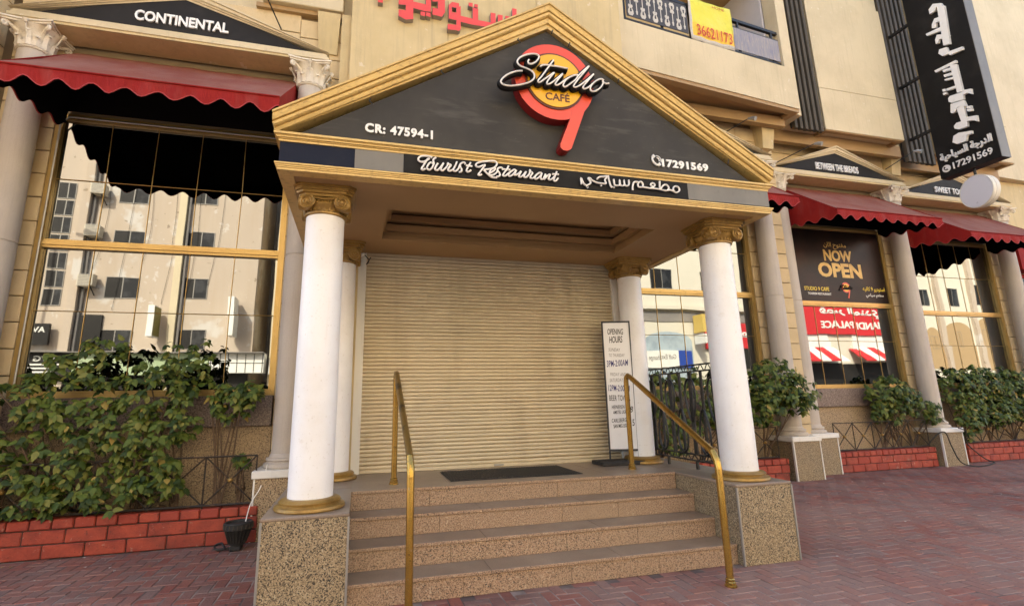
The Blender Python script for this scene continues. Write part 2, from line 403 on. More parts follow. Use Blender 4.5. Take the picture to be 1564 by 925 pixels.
def text(name, body, O, U, V, w, h, depth, material, parent, bold=0.0, shear=0.0, res=3, side=None, space=1.0):
    """flat lettering fitted to width w and height h, centred on O, U = reading direction, V = up; stands depth proud along U x V"""
    cu = bpy.data.curves.new(name, 'FONT')
    cu.body = body
    cu.resolution_u = res
    cu.extrude = 0.05
    cu.offset = bold
    cu.shear = shear
    cu.space_character = space
    to = bpy.data.objects.new(name, cu)
    COL.objects.link(to)
    bpy.context.view_layer.update()
    me = bpy.data.meshes.new_from_object(to.evaluated_get(bpy.context.evaluated_depsgraph_get()))
    bpy.data.objects.remove(to)
    bpy.data.curves.remove(cu)
    xs = [v.co.x for v in me.vertices]
    ys = [v.co.y for v in me.vertices]
    x0, x1, y0, y1 = min(xs), max(xs), min(ys), max(ys)
    U, V, O = Vector(U).normalized(), Vector(V).normalized(), Vector(O)
    N = U.cross(V)
    for v in me.vertices:
        a = ((v.co.x - x0) / (x1 - x0) - .5) * w
        b = ((v.co.y - y0) / (y1 - y0) - .5) * h
        d = depth if v.co.z > 0 else 0.0
        v.co = O + U * a + V * b + N * d
    me.materials.clear()
    me.materials.append(M[material])
    if side:
        me.materials.append(M[side])
        for p in me.polygons:
            if abs(p.normal.dot(N)) < .5:
                p.material_index = 1
    me.update()
    return obj(name, me, material, parent)
FX, FZ = (1, 0, 0), (0, 0, 1)          # lettering that faces the street

# traced centre lines (x, z) of the hand-drawn lettering, in metres
STUDIO = [[(1.369, 4.438), (1.36, 4.418), (1.366, 4.397), (1.393, 4.398), (1.432, 4.424), (1.46, 4.464), (1.465, 4.49), (1.446, 4.504), (1.408, 4.503), (1.347, 4.483), (1.293, 4.451), (1.262, 4.414), (1.263, 4.381), (1.29, 4.358), (1.342, 4.344), (1.387, 4.327), (1.412, 4.298), (1.413, 4.262), (1.387, 4.226), (1.337, 4.194), (1.262, 4.164), (1.188, 4.145), (1.13, 4.146), (1.102, 4.168), (1.11, 4.197), (1.147, 4.239), (1.199, 4.275), (1.259, 4.303), (1.304, 4.312)], [(1.606, 4.473), (1.573, 4.422), (1.524, 4.348), (1.483, 4.285), (1.451, 4.244), (1.451, 4.225), (1.47, 4.227), (1.513, 4.266), (1.56, 4.306), (1.607, 4.346), (1.567, 4.291), (1.535, 4.241), (1.534, 4.219), (1.553, 4.22), (1.597, 4.255), (1.645, 4.303), (1.691, 4.347), (1.661, 4.306), (1.619, 4.246), (1.614, 4.225), (1.63, 4.22), (1.665, 4.245), (1.706, 4.284), (1.755, 4.321), (1.804, 4.349), (1.84, 4.358)], [(1.755, 4.321), (1.714, 4.282), (1.69, 4.237), (1.695, 4.218), (1.714, 4.218), (1.759, 4.256), (1.809, 4.301), (1.852, 4.361), (1.911, 4.425), (1.958, 4.47), (1.901, 4.394), (1.85, 4.328), (1.798, 4.254), (1.793, 4.233), (1.813, 4.228), (1.854, 4.255), (1.904, 4.299), (2.0, 4.394)], [(2.0, 4.394), (1.962, 4.346), (1.902, 4.27), (1.884, 4.239), (1.891, 4.226), (1.915, 4.231), (1.957, 4.263), (1.992, 4.301)], [(2.1, 4.343), (2.08, 4.355), (2.043, 4.342), (1.992, 4.301), (1.961, 4.255), (1.959, 4.222), (1.982, 4.211), (2.027, 4.232), (2.071, 4.276), (2.091, 4.317), (2.087, 4.341), (2.098, 4.322), (2.122, 4.313), (2.151, 4.322)], [(1.476, 4.383), (1.488, 4.398), (1.519, 4.409), (1.565, 4.412), (1.65, 4.412), (1.744, 4.408)]]
TOURIST = [[(0.498, 3.429), (0.475, 3.41), (0.451, 3.394), (0.426, 3.391), (0.407, 3.403), (0.407, 3.421), (0.425, 3.439), (0.458, 3.447), (0.496, 3.447), (0.521, 3.44)], [(0.492, 3.424), (0.48, 3.42), (0.461, 3.384), (0.443, 3.351), (0.433, 3.332), (0.439, 3.321), (0.456, 3.327), (0.464, 3.335)], [(0.553, 3.444), (0.532, 3.426), (0.53, 3.407), (0.534, 3.387), (0.528, 3.369), (0.518, 3.345), (0.499, 3.327), (0.483, 3.33), (0.478, 3.345), (0.488, 3.373), (0.509, 3.394), (0.53, 3.382)], [(0.568, 3.393), (0.551, 3.362), (0.543, 3.339), (0.551, 3.331), (0.568, 3.332), (0.589, 3.357), (0.616, 3.401), (0.601, 3.368), (0.593, 3.342), (0.602, 3.331), (0.618, 3.34), (0.644, 3.372), (0.654, 3.407), (0.656, 3.396), (0.678, 3.389), (0.665, 3.37), (0.654, 3.346), (0.661, 3.335), (0.678, 3.337), (0.699, 3.355), (0.716, 3.389), (0.729, 3.425), (0.716, 3.389), (0.699, 3.351), (0.705, 3.338), (0.72, 3.339), (0.742, 3.364), (0.757, 3.403), (0.776, 3.421), (0.794, 3.423), (0.802, 3.41)], [(0.757, 3.403), (0.759, 3.38), (0.77, 3.358), (0.765, 3.339), (0.746, 3.331)], [(0.848, 3.431), (0.833, 3.402), (0.815, 3.368), (0.813, 3.349), (0.824, 3.341), (0.85, 3.36)], [(0.807, 3.399), (0.861, 3.398)], [(0.977, 3.422), (0.951, 3.414), (0.924, 3.398), (0.898, 3.399), (0.893, 3.417), (0.912, 3.436), (0.951, 3.449), (0.996, 3.459), (1.023, 3.464), (1.058, 3.466), (1.08, 3.447), (1.066, 3.417), (1.035, 3.395), (0.964, 3.376)], [(0.959, 3.376), (0.994, 3.343), (1.033, 3.314), (1.078, 3.316)], [(0.973, 3.417), (0.946, 3.377), (0.919, 3.337), (0.915, 3.325), (0.928, 3.322), (0.943, 3.333)], [(1.015, 3.352), (1.047, 3.373), (1.064, 3.397), (1.052, 3.401), (1.028, 3.386), (1.013, 3.362), (1.012, 3.339), (1.027, 3.331), (1.056, 3.344), (1.08, 3.371), (1.086, 3.4), (1.108, 3.412), (1.125, 3.409), (1.132, 3.392)], [(1.086, 3.4), (1.083, 3.382), (1.1, 3.361), (1.104, 3.341), (1.089, 3.327), (1.072, 3.328)], [(1.184, 3.436), (1.169, 3.406), (1.143, 3.368), (1.131, 3.346), (1.138, 3.337), (1.155, 3.341), (1.177, 3.361), (1.203, 3.384), (1.233, 3.405), (1.25, 3.399)], [(1.13, 3.399), (1.198, 3.401)], [(1.203, 3.384), (1.182, 3.357), (1.184, 3.342), (1.204, 3.344), (1.232, 3.372), (1.252, 3.4), (1.237, 3.367), (1.236, 3.355), (1.251, 3.359), (1.276, 3.377), (1.297, 3.397), (1.276, 3.356), (1.278, 3.344), (1.295, 3.345), (1.321, 3.371), (1.342, 3.399), (1.325, 3.361), (1.325, 3.343), (1.345, 3.348), (1.371, 3.381), (1.382, 3.418), (1.377, 3.407), (1.401, 3.392), (1.386, 3.367), (1.38, 3.346), (1.395, 3.34), (1.415, 3.352), (1.436, 3.378), (1.467, 3.401), (1.488, 3.398)], [(1.436, 3.378), (1.42, 3.35), (1.427, 3.338), (1.45, 3.348), (1.477, 3.377), (1.49, 3.399), (1.476, 3.361), (1.48, 3.341), (1.501, 3.348), (1.523, 3.394), (1.517, 3.365), (1.508, 3.341), (1.532, 3.372), (1.559, 3.395), (1.563, 3.385), (1.549, 3.353), (1.562, 3.344), (1.583, 3.356), (1.615, 3.391), (1.63, 3.429)], [(1.63, 3.429), (1.615, 3.391), (1.6, 3.353), (1.602, 3.338), (1.618, 3.339), (1.642, 3.368)], [(1.587, 3.401), (1.647, 3.402)]]
ARABIC = [[(2.77, 3.362), (2.786, 3.358), (2.811, 3.35), (2.836, 3.34), (2.868, 3.359), (2.871, 3.387), (2.847, 3.405), (2.82, 3.399), (2.805, 3.376), (2.811, 3.35)], [(2.667, 3.44), (2.664, 3.364), (2.706, 3.404), (2.74, 3.407), (2.759, 3.381), (2.734, 3.351), (2.692, 3.352), (2.663, 3.357), (2.609, 3.359), (2.558, 3.358), (2.509, 3.361), (2.48, 3.362), (2.442, 3.359), (2.432, 3.381), (2.447, 3.407), (2.472, 3.413), (2.486, 3.387), (2.48, 3.362)], [(2.77, 3.362), (2.743, 3.353)], [(2.558, 3.358), (2.593, 3.373), (2.612, 3.397), (2.589, 3.413), (2.566, 3.394), (2.593, 3.373)], [(2.447, 3.407), (2.405, 3.407), (2.388, 3.393), (2.376, 3.353), (2.374, 3.321)], [(2.341, 3.42), (2.342, 3.389), (2.332, 3.364), (2.311, 3.358), (2.296, 3.368), (2.292, 3.415), (2.292, 3.368), (2.271, 3.354), (2.251, 3.364), (2.247, 3.411), (2.243, 3.363), (2.222, 3.353), (2.194, 3.357), (2.187, 3.412)], [(2.133, 3.442), (2.138, 3.4), (2.15, 3.35), (2.164, 3.328)], [(2.018, 3.396), (2.044, 3.418), (2.084, 3.426), (2.124, 3.434), (2.098, 3.396), (2.107, 3.362), (2.071, 3.358), (2.016, 3.361), (1.97, 3.379), (1.952, 3.397), (1.932, 3.395), (1.946, 3.373), (1.953, 3.351), (1.92, 3.328), (1.901, 3.326), (1.882, 3.344), (1.862, 3.392), (1.862, 3.33)], [(2.054, 3.343), (2.06, 3.332)], [(1.919, 3.309), (1.926, 3.302)], [(1.908, 3.319), (1.916, 3.314)], [(2.182, 3.334), (2.191, 3.329)], [(2.169, 3.337), (2.174, 3.331)]]
RED = [[(0.359, 7.449), (0.463, 7.472), (0.467, 7.263), (0.363, 7.25)], [(0.463, 7.472), (0.577, 7.497), (0.584, 7.04), (0.472, 7.009)], [(0.365, 7.162), (0.469, 7.168), (0.472, 7.009), (0.367, 7.053)], [(0.579, 7.344), (0.768, 7.335), (0.769, 7.211), (0.581, 7.229)], [(0.766, 7.538), (0.844, 7.555), (0.847, 7.217), (0.769, 7.211)], [(0.691, 7.195), (0.761, 7.2), (0.762, 7.123), (0.692, 7.128)], [(0.774, 7.197), (0.84, 7.202), (0.841, 7.13), (0.775, 7.132)], [(0.865, 7.56), (0.949, 7.578), (0.95, 7.422), (0.867, 7.404)], [(0.949, 7.539), (1.025, 7.545), (1.059, 7.465), (1.06, 7.251), (1.01, 7.164), (0.951, 7.171)], [(0.868, 7.298), (0.951, 7.296), (0.951, 7.171), (0.869, 7.174)], [(1.118, 7.399), (1.169, 7.464), (1.169, 7.157), (1.119, 7.157)], [(1.169, 7.464), (1.28, 7.462), (1.28, 7.374), (1.169, 7.367)], [(1.237, 7.365), (1.305, 7.419), (1.304, 7.001), (1.27, 6.966), (1.236, 6.975)], [(1.169, 7.277), (1.237, 7.283), (1.237, 7.151), (1.169, 7.153)], [(1.102, 7.058), (1.236, 7.065), (1.236, 6.975), (1.102, 6.962)], [(1.305, 7.243), (1.493, 7.232), (1.492, 7.121), (1.304, 7.136)], [(1.495, 7.429), (1.582, 7.427), (1.578, 7.122), (1.492, 7.121)], [(1.432, 7.508), (1.496, 7.512), (1.495, 7.438), (1.431, 7.445)], [(1.522, 7.499), (1.578, 7.503), (1.577, 7.444), (1.521, 7.44)], [(1.58, 7.22), (1.78, 7.216), (1.779, 7.118), (1.578, 7.122)], [(1.783, 7.399), (1.863, 7.399), (1.858, 7.118), (1.779, 7.118)], [(1.86, 7.226), (1.895, 7.223), (1.893, 7.115), (1.858, 7.118)], [(1.898, 7.386), (1.978, 7.387), (1.972, 7.116), (1.893, 7.115)], [(1.975, 7.239), (2.02, 7.238), (2.017, 7.113), (1.972, 7.116)], [(2.023, 7.388), (2.095, 7.386), (2.088, 7.113), (2.017, 7.113)], [(2.141, 7.552), (2.213, 7.551), (2.201, 7.125), (2.129, 7.121)], [(0.059, 7.346), (0.13, 7.358), (0.133, 7.23), (0.063, 7.225)], [(0.056, 7.44), (0.238, 7.461), (0.24, 7.385), (0.058, 7.365)]]
KUFI = [[(6.977, 9.902), (6.879, 9.967), (6.73, 9.86), (6.712, 9.781), (6.834, 9.843), (6.88, 9.777), (6.981, 9.786)], [(6.816, 9.849), (6.684, 9.756), (6.743, 8.838), (6.863, 8.889)], [(6.979, 9.521), (6.911, 9.613), (6.817, 9.577), (6.819, 9.474), (6.899, 9.498), (6.919, 9.388), (6.997, 9.43)], [(7.135, 9.392), (6.829, 9.336), (6.814, 9.241), (7.119, 9.328)], [(6.985, 9.127), (6.935, 9.213), (6.788, 9.118), (6.72, 9.044), (6.748, 8.984), (6.909, 9.089), (6.94, 9.01), (6.989, 9.018)], [(6.984, 8.775), (6.953, 8.854), (6.813, 8.81), (6.797, 8.636), (6.922, 8.667)], [(6.819, 8.693), (6.548, 8.622), (6.547, 8.549), (6.79, 8.591)], [(7.13, 8.449), (6.712, 8.414), (6.708, 8.351), (7.114, 8.389)], [(6.83, 8.379), (6.715, 8.317), (6.713, 7.67), (6.816, 7.698)], [(6.979, 8.363), (6.721, 8.282), (6.717, 8.22), (6.975, 8.3)], [(6.979, 8.242), (6.722, 8.163), (6.718, 8.102), (6.974, 8.179)], [(6.983, 8.133), (6.718, 8.054), (6.72, 7.993), (6.98, 8.095)], [(6.984, 7.906), (6.725, 7.852), (6.721, 7.791), (6.984, 7.854)], [(7.065, 7.939), (7.013, 7.924), (7.007, 7.869), (7.064, 7.878)], [(7.069, 7.853), (7.006, 7.837), (7.006, 7.789), (7.068, 7.801)], [(6.995, 7.675), (6.956, 7.71), (6.716, 7.653), (6.732, 7.49), (6.956, 7.544), (7.0, 7.599)], [(6.724, 7.696), (6.569, 7.634), (6.577, 7.513), (6.652, 7.592), (6.729, 7.584)], [(7.008, 7.35), (6.975, 7.525), (6.735, 7.473), (6.717, 7.327), (6.875, 7.386), (6.937, 7.307), (6.99, 7.312)], [(6.892, 7.377), (6.758, 7.353), (6.768, 6.979), (6.857, 6.992)], [(6.72, 7.31), (6.635, 7.285), (6.636, 7.232), (6.715, 7.258)], [(6.723, 7.247), (6.633, 7.216), (6.637, 7.165), (6.721, 7.197)], [(7.007, 7.02), (6.951, 7.065), (6.759, 7.03), (6.771, 6.886), (6.935, 6.903), (7.003, 6.96)], [(6.762, 7.089), (6.581, 7.027), (6.591, 6.895), (6.666, 6.965), (6.765, 6.996)], [(7.096, 6.685), (7.052, 6.815), (6.949, 6.834), (6.806, 6.782), (6.726, 6.76), (6.732, 6.696), (6.82, 6.707), (6.856, 6.595), (7.022, 6.608)]]

# ================================================================== the setting: ground, pavement, road
obj_ground = struct(obj('ground', G().box(-150, 200, -160, 120, -0.6, -0.30), 'ground'))
road = struct(obj('road', G().box(-90, 130, -11.0, -1.62, -0.296, -0.12), 'asphalt'))
kb = struct(obj('kerb', G().cbox(-90, 130, -1.615, -1.46, -0.29, 0.012, 0.015), 'kerb'))
far_pave = struct(obj('opposite_pavement', G().box(-90, 130, -15.99, -11.005, -0.29, 0.0), 'kerb'))
pave = struct(obj('pavement', G().box(-60, 90, -1.455, 14.0, -0.29, -0.0045), 'paver_joint'))

def footprint(x, y):
    if -0.62 < x < 3.89 and 4.17 < y:
        return True
    for x0, x1, yf in ((-6, -0.4, 6.44), (3.0, 7.3, 7.62), (7.3, 8.2, 7.62), (8.2, 12.0, 8.04), (12.0, 30, 8.2)):
        if x0 < x < x1 and y > yf:
            return True
    return False
def paver_pts(w, d, t=0.060, c=0.006):
    a, b = w / 2, d / 2
    v = [(-a, -b, -t), (a, -b, -t), (a, b, -t), (-a, b, -t), (-a, -b, -c), (a, -b, -c), (a, b, -c), (-a, b, -c), (-a + c, -b + c, 0), (a - c, -b + c, 0), (a - c, b - c, 0), (-a + c, b - c, 0)]
    f = [(8, 9, 10, 11)] + [(i, (i + 1) % 4, 4 + (i + 1) % 4, 4 + i) for i in range(4)] + [(4 + i, 4 + (i + 1) % 4, 8 + (i + 1) % 4, 8 + i) for i in range(4)]
    return v, f
U_ = 0.100
cells = []
for i in range(-70, 195):
    for j in range(10, 90):
        # herringbone at right angles: a flat brick starts where (i - j) % 4 == 0, an upright one where (i - j) % 4 == 3
        q = (i - j) % 4
        if q == 0:
            cells.append(((i + 1.0) * U_, (j + .5) * U_, 0))
        elif q == 3:
            cells.append(((i + .5) * U_, (j + 1.0) * U_, 1))
rnd = random.Random(4)
rest = G()
near = []
for (x, y, o) in cells:
    if footprint(x, y) or y < 1.6 or y > 8.7 or x < -6.5 or x > 19:
        continue
    vis = math.hypot(x - 1.0, y - 1.2) if (3.2 < y and x > -2.6) else 99
    near.append((vis, x, y, o))
near.sort()
pm = {}
for o in (0, 1):
    for k in range(5):
        w, d = (2 * U_ - .007, U_ - .007) if o == 0 else (U_ - .007, 2 * U_ - .007)
        g = G()
        g.add(*paver_pts(w, d))
        pm[(o, k)] = g.mesh('paver', 'pav%d' % k, None, False)
def visible_paver(x, y):
    # in front of the steps and to both sides: what the photograph shows at the bottom and the right
    return y < 7.9
cnt = 0
for (vis, x, y, o) in near:
    k = rnd.choices(range(5), (5, 4, 3, 3, 3))[0]
    dz = rnd.uniform(-.003, .002)
    tx, ty, tz = rnd.uniform(-.012, .012), rnd.uniform(-.012, .012), rnd.uniform(-.012, .012)
    if vis < 99 and cnt < 300:
        cnt += 1
        p = obj('paver', pm[(o, k)], parent=pave)
        p.location = (x, y, dz)
        p.rotation_euler = (tx, ty, tz)
    else:
        w, d = (2 * U_ - .007, U_ - .007) if o == 0 else (U_ - .007, 2 * U_ - .007)
        v, f = paver_pts(w, d)
        rest.cur = k
        rest.add([(x + a - b * tz, y + b + a * tz, dz + c_ + b * tx - a * ty) for a, b, c_ in v], f)
rp = obj('paver_field', rest, ['pav%d' % k for k in range(5)], pave, None, False)
rp['kind'] = 'stuff'

# ================================================================== entrance portico
PX = 1.625                       # middle of the portico
ZS = 3.235                       # soffit
Y0 = 3.928                       # face of the fascia
ZL = 0.673                       # landing
portico = thing('entrance_portico', 'gold and black gabled entrance portico on white columns above the steps', 'portico', (PX, 5.0, 0))
XL, XR = -0.666, 3.916
def ring(z0, z1, out, y1=6.55):
    """three-sided band (left, front, right) that stands out from the fascia line"""
    g = G()
    g.box(XL - out, XR + out, Y0 - out, Y0 + .10, z0, z1)
    g.box(XL - out, XL + .10, Y0 + .101, y1, z0, z1)
    g.box(XR - .10, XR + out, Y0 + .101, y1, z0, z1)
    return g
lt = G()
for z0, z1, o in ((3.225, 3.243, .008), (3.244, 3.254, .014), (3.255, 3.268, .020), (3.269, 3.282, .028)):
    b = ring(z0, z1, o)
    lt.add(b.v, b.f)
obj('lower_moulding', lt, 'gold', portico)
fa = ring(3.283, 3.462, 0.0)
obj('fascia', fa, 'blue_black', portico)
obj('fascia_end_panel', G().box(2.985, XR + .003, Y0 - .006, Y0 - .001, 3.300, 3.462), 'grey_panel', portico)
obj('fascia_end_panel', G().box(-0.10, 0.288, Y0 - .005, Y0 - .001, 3.295, 3.462), 'grey_panel', portico)
ct = G()
for z0, z1, o in ((3.463, 3.482, .010), (3.483, 3.490, .018), (3.491, 3.505, .028), (3.506, 3.511, .034), (3.512, 3.530, .044)):
    b = ring(z0, z1, o)
    ct.add(b.v, b.f)
obj('upper_moulding', ct, 'gold', portico)
# sloping mouldings, mitred at the peak
APEX, TIP, SL = 5.160, -0.728, 0.626
prof = [(0, 3.858), (-.018, 3.858), (-.020, 3.872), (-.042, 3.873), (-.072, 3.882), (-.074, 3.906), (-.088, 3.906), (-.090, 3.886), (-.112, 3.890), (-.124, 3.902), (-.126, 3.922), (-.138, 3.922), (-.140, 3.914), (-.180, 3.924), (-.182, 3.940), (-.228, 3.942), (-.228, 4.25), (0, 4.25)]
for sgn in (-1, 1):
    a, b = [], []
    hw = PX - TIP
    for v, y in prof:
        b.append((PX + sgn * 0.0008, y, APEX + v))
        dx = 0.015 if v < -.09 else 0.0
        a.append((PX + sgn * (hw - dx), y, APEX + v - SL * (hw - dx)))
    # the foot rests on the horizontal cornice
    a = [(x, y, max(z, 3.532)) for x, y, z in a]
    obj('raking_moulding', G().extrude(a, b), 'gold', portico)
ty = obj('tympanum', G().prism_y([(-0.60, 3.531), (3.85, 3.531), (PX, 3.531 + 2.225 * SL)], 3.975, 4.24), 'black_panel', portico)
obj('sill_strip', G().box(-.50, 1.70, 3.945, 3.973, 3.532, 3.552), 'lamp_metal', ty)
obj('sill_strip', G().box(1.72, 3.75, 3.947, 3.973, 3.532, 3.550), 'lamp_metal', ty)
for q, sgn in ((.30, -1), (1.02, -1), (1.62, -1), (.22, 1), (.72, 1), (1.30, 1), (1.88, 1), (.05, 1)):
    x = PX + sgn * q
    z = APEX - .232 - SL * q
    obj('wire_hook', G().tube([(x, 3.93, z + .02), (x - .01, 3.925, z - .005), (x - .022 * sgn, 3.92, z - .035)], .006, 5), 'iron', portico)
rg = G()
for sgn in (-1, 1):
    e = PX + sgn * (hw - .01)
    rg.prism_y([(PX, APEX - .02), (e, APEX - .02 - SL * (hw - .01)), (e, APEX - .16 - SL * (hw - .01)), (PX, APEX - .16)], 4.251, 6.70)
obj('roof', rg, 'cream', portico)
# soffit with a stepped coffer
sf = G()
cx0, cx1, cy0, cy1 = 0.19, 3.05, 4.62, 5.55
for a in ((XL, cx0, Y0 + .0, 6.13), (cx1, XR, Y0 + .0, 6.13), (cx0, cx1, Y0, cy0), (cx0, cx1, cy1, 6.13)):
    sf.box(a[0] + (.012 if a[0] == XL else 0), a[1] - (.012 if a[1] == XR else 0), a[2] + (.012 if a[2] == Y0 else 0), a[3], ZS + .001, ZS + .045)
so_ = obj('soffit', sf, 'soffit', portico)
cf = G()
for k, (z0, z1, ins) in enumerate(((ZS + .002, ZS + .10, -.035), (ZS + .101, ZS + .175, .035), (ZS + .205, ZS + .27, .085))):
    X0, X1, YA, YB = cx0 + ins, cx1 - ins, cy0 + ins, cy1 - ins
    t = .03 if k == 0 else .10
    cf.box(X0 - t, X0, YA - t, YB + t, z0 + .045 * (k == 0), z1)
    cf.box(X1, X1 + t, YA - t, YB + t, z0 + .045 * (k == 0), z1)
    cf.box(X0 + .0005, X1 - .0005, YA - t, YA, z0 + .045 * (k == 0), z1)
    cf.box(X0 + .0005, X1 - .0005, YB, YB + t, z0 + .045 * (k == 0), z1)
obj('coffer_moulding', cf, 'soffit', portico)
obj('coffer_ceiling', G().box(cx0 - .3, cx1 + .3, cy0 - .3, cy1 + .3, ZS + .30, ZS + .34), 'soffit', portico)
for x in (.62, 1.30, 2.0, 2.65):
    obj('downlight', G().lathe([(.02, ZS + .299), (.06, ZS + .299), (.064, ZS + .290), (.052, ZS + .288), (.046, ZS + .296)], x, 4.98, 20), 'lamp_metal', portico, 40)

def spiral(cx, cz, r0, turns, sgn, y, n=40):
    return [(cx + sgn * (r0 * (1 - .82 * k / n)) * math.cos(math.pi / 2 + 2 * math.pi * turns * k / n), y, cz + (r0 * (1 - .82 * k / n)) * math.sin(math.pi / 2 + 2 * math.pi * turns * k / n)) for k in range(n + 1)]
def rotz(g, cx, cy, a):
    ca, sa = math.cos(a), math.sin(a)
    g.v = [(cx + (x - cx) * ca - (y - cy) * sa, cy + (x - cx) * sa + (y - cy) * ca, z) for x, y, z in g.v]
    return g
def ionic_capital(cx, cy, zb, zt, r):
    h = zt - zb
    g = G()
    g.lathe([(r + .004, zb), (r + .016, zb + .006), (r + .018, zb + .02), (r + .008, zb + .026), (r + .012, zb + .05), (r + .03, zb + .07), (r + .038, zb + .09), (r + .02, zb + .11), (r, zb + h * .62)], cx, cy, 36)
    for k in range(28):                       # beads and tongues round the neck
        a = 2 * math.pi * k / 28
        x, y = cx + (r + .014) * math.cos(a), cy + (r + .014) * math.sin(a)
        g.tube([(x, y, zb + .026), (x + .003 * math.cos(a), y + .003 * math.sin(a), zb + .052)], [.012, .007], 6)
    A = 0.238
    for z0, z1, o in ((zb + h * .60, zb + h * .70, -.03), (zb + h * .70 + .0005, zb + h * .80, -.012), (zb + h * .80 + .0005, zb + h * .92, .0), (zb + h * .92 + .0005, zt, .014)):
        c = A + o
        k = .055
        g.prism_z([(cx - c + k, cy - c), (cx + c - k, cy - c), (cx + c, cy - c + k), (cx + c, cy + c - k), (cx + c - k, cy + c), (cx - c + k, cy + c), (cx - c, cy + c - k), (cx - c, cy - c + k)], z0, z1)
    for f in range(4):
        s = G()
        yv = cy - r - .048
        for sg in (-1, 1):
            vx, vz = cx + sg * (r - .018), zb + h * .40
            s.disc_y(vx, vz, .064, yv + .008, yv + .07, 24)
            s.tube([(a, b, c) for a, b, c in spiral(vx, vz, .064, 2.2, sg, yv + .006)], .010, 6)
            s.disc_y(vx, vz, .014, yv - .006, yv + .02, 12)
        pts = catmull([(cx - r + .03, yv + .012, zb + h * .60), (cx - .06, yv + .014, zb + h * .55), (cx, yv + .014, zb + h * .53), (cx + .06, yv + .014, zb + h * .55), (cx + r - .03, yv + .012, zb + h * .60)], 3)
        s.tube(pts, .011, 6)
        for k in range(-3, 4):                # small leaves between the scrolls
            s.tube([(cx + k * .026, yv + .03, zb + h * .47), (cx + k * .029, yv + .018, zb + h * .36)], [.013, .006], 6)
        for k in range(5):                    # rosette on the abacus
            a = math.pi / 2 + 2 * math.pi * k / 5
            s.tube([(cx, yv + .020, zb + h * .76), (cx + .026 * math.cos(a), yv + .012, zb + h * .76 + .026 * math.sin(a))], [.008, .012], 6)
        rotz(s, cx, cy, f * math.pi / 2)
        g.add(s.v, s.f)
    return g
def base_profile(r, zb, h):
    return [(0, zb), (r + .088, zb), (r + .094, zb + h * .12), (r + .090, zb + h * .34), (r + .062, zb + h * .42), (r + .054, zb + h * .52), (r + .058, zb + h * .60), (r + .061, zb + h * .72), (r + .046, zb + h * .9), (r + .010, zb + h)]
for cx, cy, rb, rt in ((-.334, 4.40, .168, .158), (3.605, 4.40, .168, .158), (3.43, 5.90, .158, .150), (-.235, 5.90, .158, .150)):
    zb = ZL + .001
    col = obj('column', G().lathe([(rb, zb + .075), (rb, zb + .5), (rb - .002, 1.6), (rt + .002, 2.5), (rt, 3.02)], cx, cy, 40), 'white', portico, 40)
    obj('column_base', G().lathe(base_profile(rb, zb, .082), cx, cy, 40), 'gold_dark', col, 35)
    obj('capital', ionic_capital(cx, cy, 3.005, ZS, rt), 'gold_dark', col, 40)

# lettering and logo on the portico (things of their own, fixed to the boards)
def script_sign(name, strokes, y, r, label, m='neon', n=6):
    t = thing(name, label, 'sign', (sum(p[0] for p in strokes[0]) / len(strokes[0]), y, strokes[0][0][1]))
    for st in strokes:
        pts = catmull([(x, y, z) for x, z in st], 4)
        obj('stroke', G().tube(pts, r, n), m, t, 60)
    return t
ps = obj('sign_panel', G().box(0.292, 2.982, Y0 - .012, Y0 - .002, 3.292, 3.461), 'sign_black', portico)
script_sign('script_lettering', TOURIST, Y0 - .034, .0085, 'white script neon reading Tourist Restaurant on the black fascia')
script_sign('arabic_lettering', ARABIC, Y0 - .034, .0085, 'white Arabic neon words at the right end of the black fascia')
lg = thing('logo_sign', 'round red and yellow 9 logo with black Studio script on the gable', 'sign', (1.66, 3.9, 4.3))
LCX, LCZ, LR = 1.642, 4.312, 0.385
def nine(s):
    pts = []
    r = LR * s
    for k in range(49):
        a = R(-38) + R(292) * k / 48
        pts.append((LCX + r * math.cos(a), LCZ + r * math.sin(a)))
    return pts
# disc of the figure nine and its slanting tail
g9 = G()
g9.disc_y(LCX, LCZ, LR, 3.868, 3.974, 56)
ring9 = obj('nine_disc', g9, ['sign_red', 'sign_red_side'], lg, 40)
for p in ring9.data.polygons:
    p.material_index = 0 if abs(p.normal.y) > .7 else 1
tl = [(2.040, 4.400), (1.955, 4.130), (1.775, 3.660), (1.755, 3.640), (1.725, 3.628), (1.690, 3.632), (1.667, 3.655), (1.668, 3.690), (1.790, 3.990), (1.80, 4.06)]
tail = obj('nine_tail', G().prism_y(tl, 3.8665, 3.974), ['sign_red', 'sign_red_side'], lg)
for p in tail.data.polygons:
    p.material_index = 0 if abs(p.normal.y) > .7 else 1
obj('brown_ring', G().disc_y(LCX, LCZ, .288, 3.858, 3.8655, 48), 'sign_brown', lg)
obj('yellow_disc', G().disc_y(LCX, LCZ, .268, 3.850, 3.8575, 48), 'sign_yellow', lg)
text('cafe_letters', 'CAFÉ', (1.655, 3.850, 4.150), FX, FZ, .235, .092, .004, 'sign_brown', lg, .012)
for st in STUDIO:
    pts = catmull([(x, 3.805, z) for x, z in st], 4)
    b = obj('script_backing', G().tube([(p[0], 3.826, p[2]) for p in pts], .0255, 10, .036, (0, 1, 0)), 'sign_black', lg, 60)
    obj('neon_stroke', G().tube([(p[0], 3.788, p[2]) for p in pts], .0078, 6), 'neon', b, 60)
def plain_sign(name, label, body, O, w, h, depth=.012, bold=.02, m='sign_white', cat='lettering'):
    me = text(name, body, O, FX, FZ, w, h, depth, m, None, bold, space=1.12)
    return tag(me, label, cat)
plain_sign('licence_lettering', 'white letters CR: 47594-1 at the lower left of the gable', 'CR: 47594-1', (.252, 3.973, 3.685), .565, .085, .012, .042)
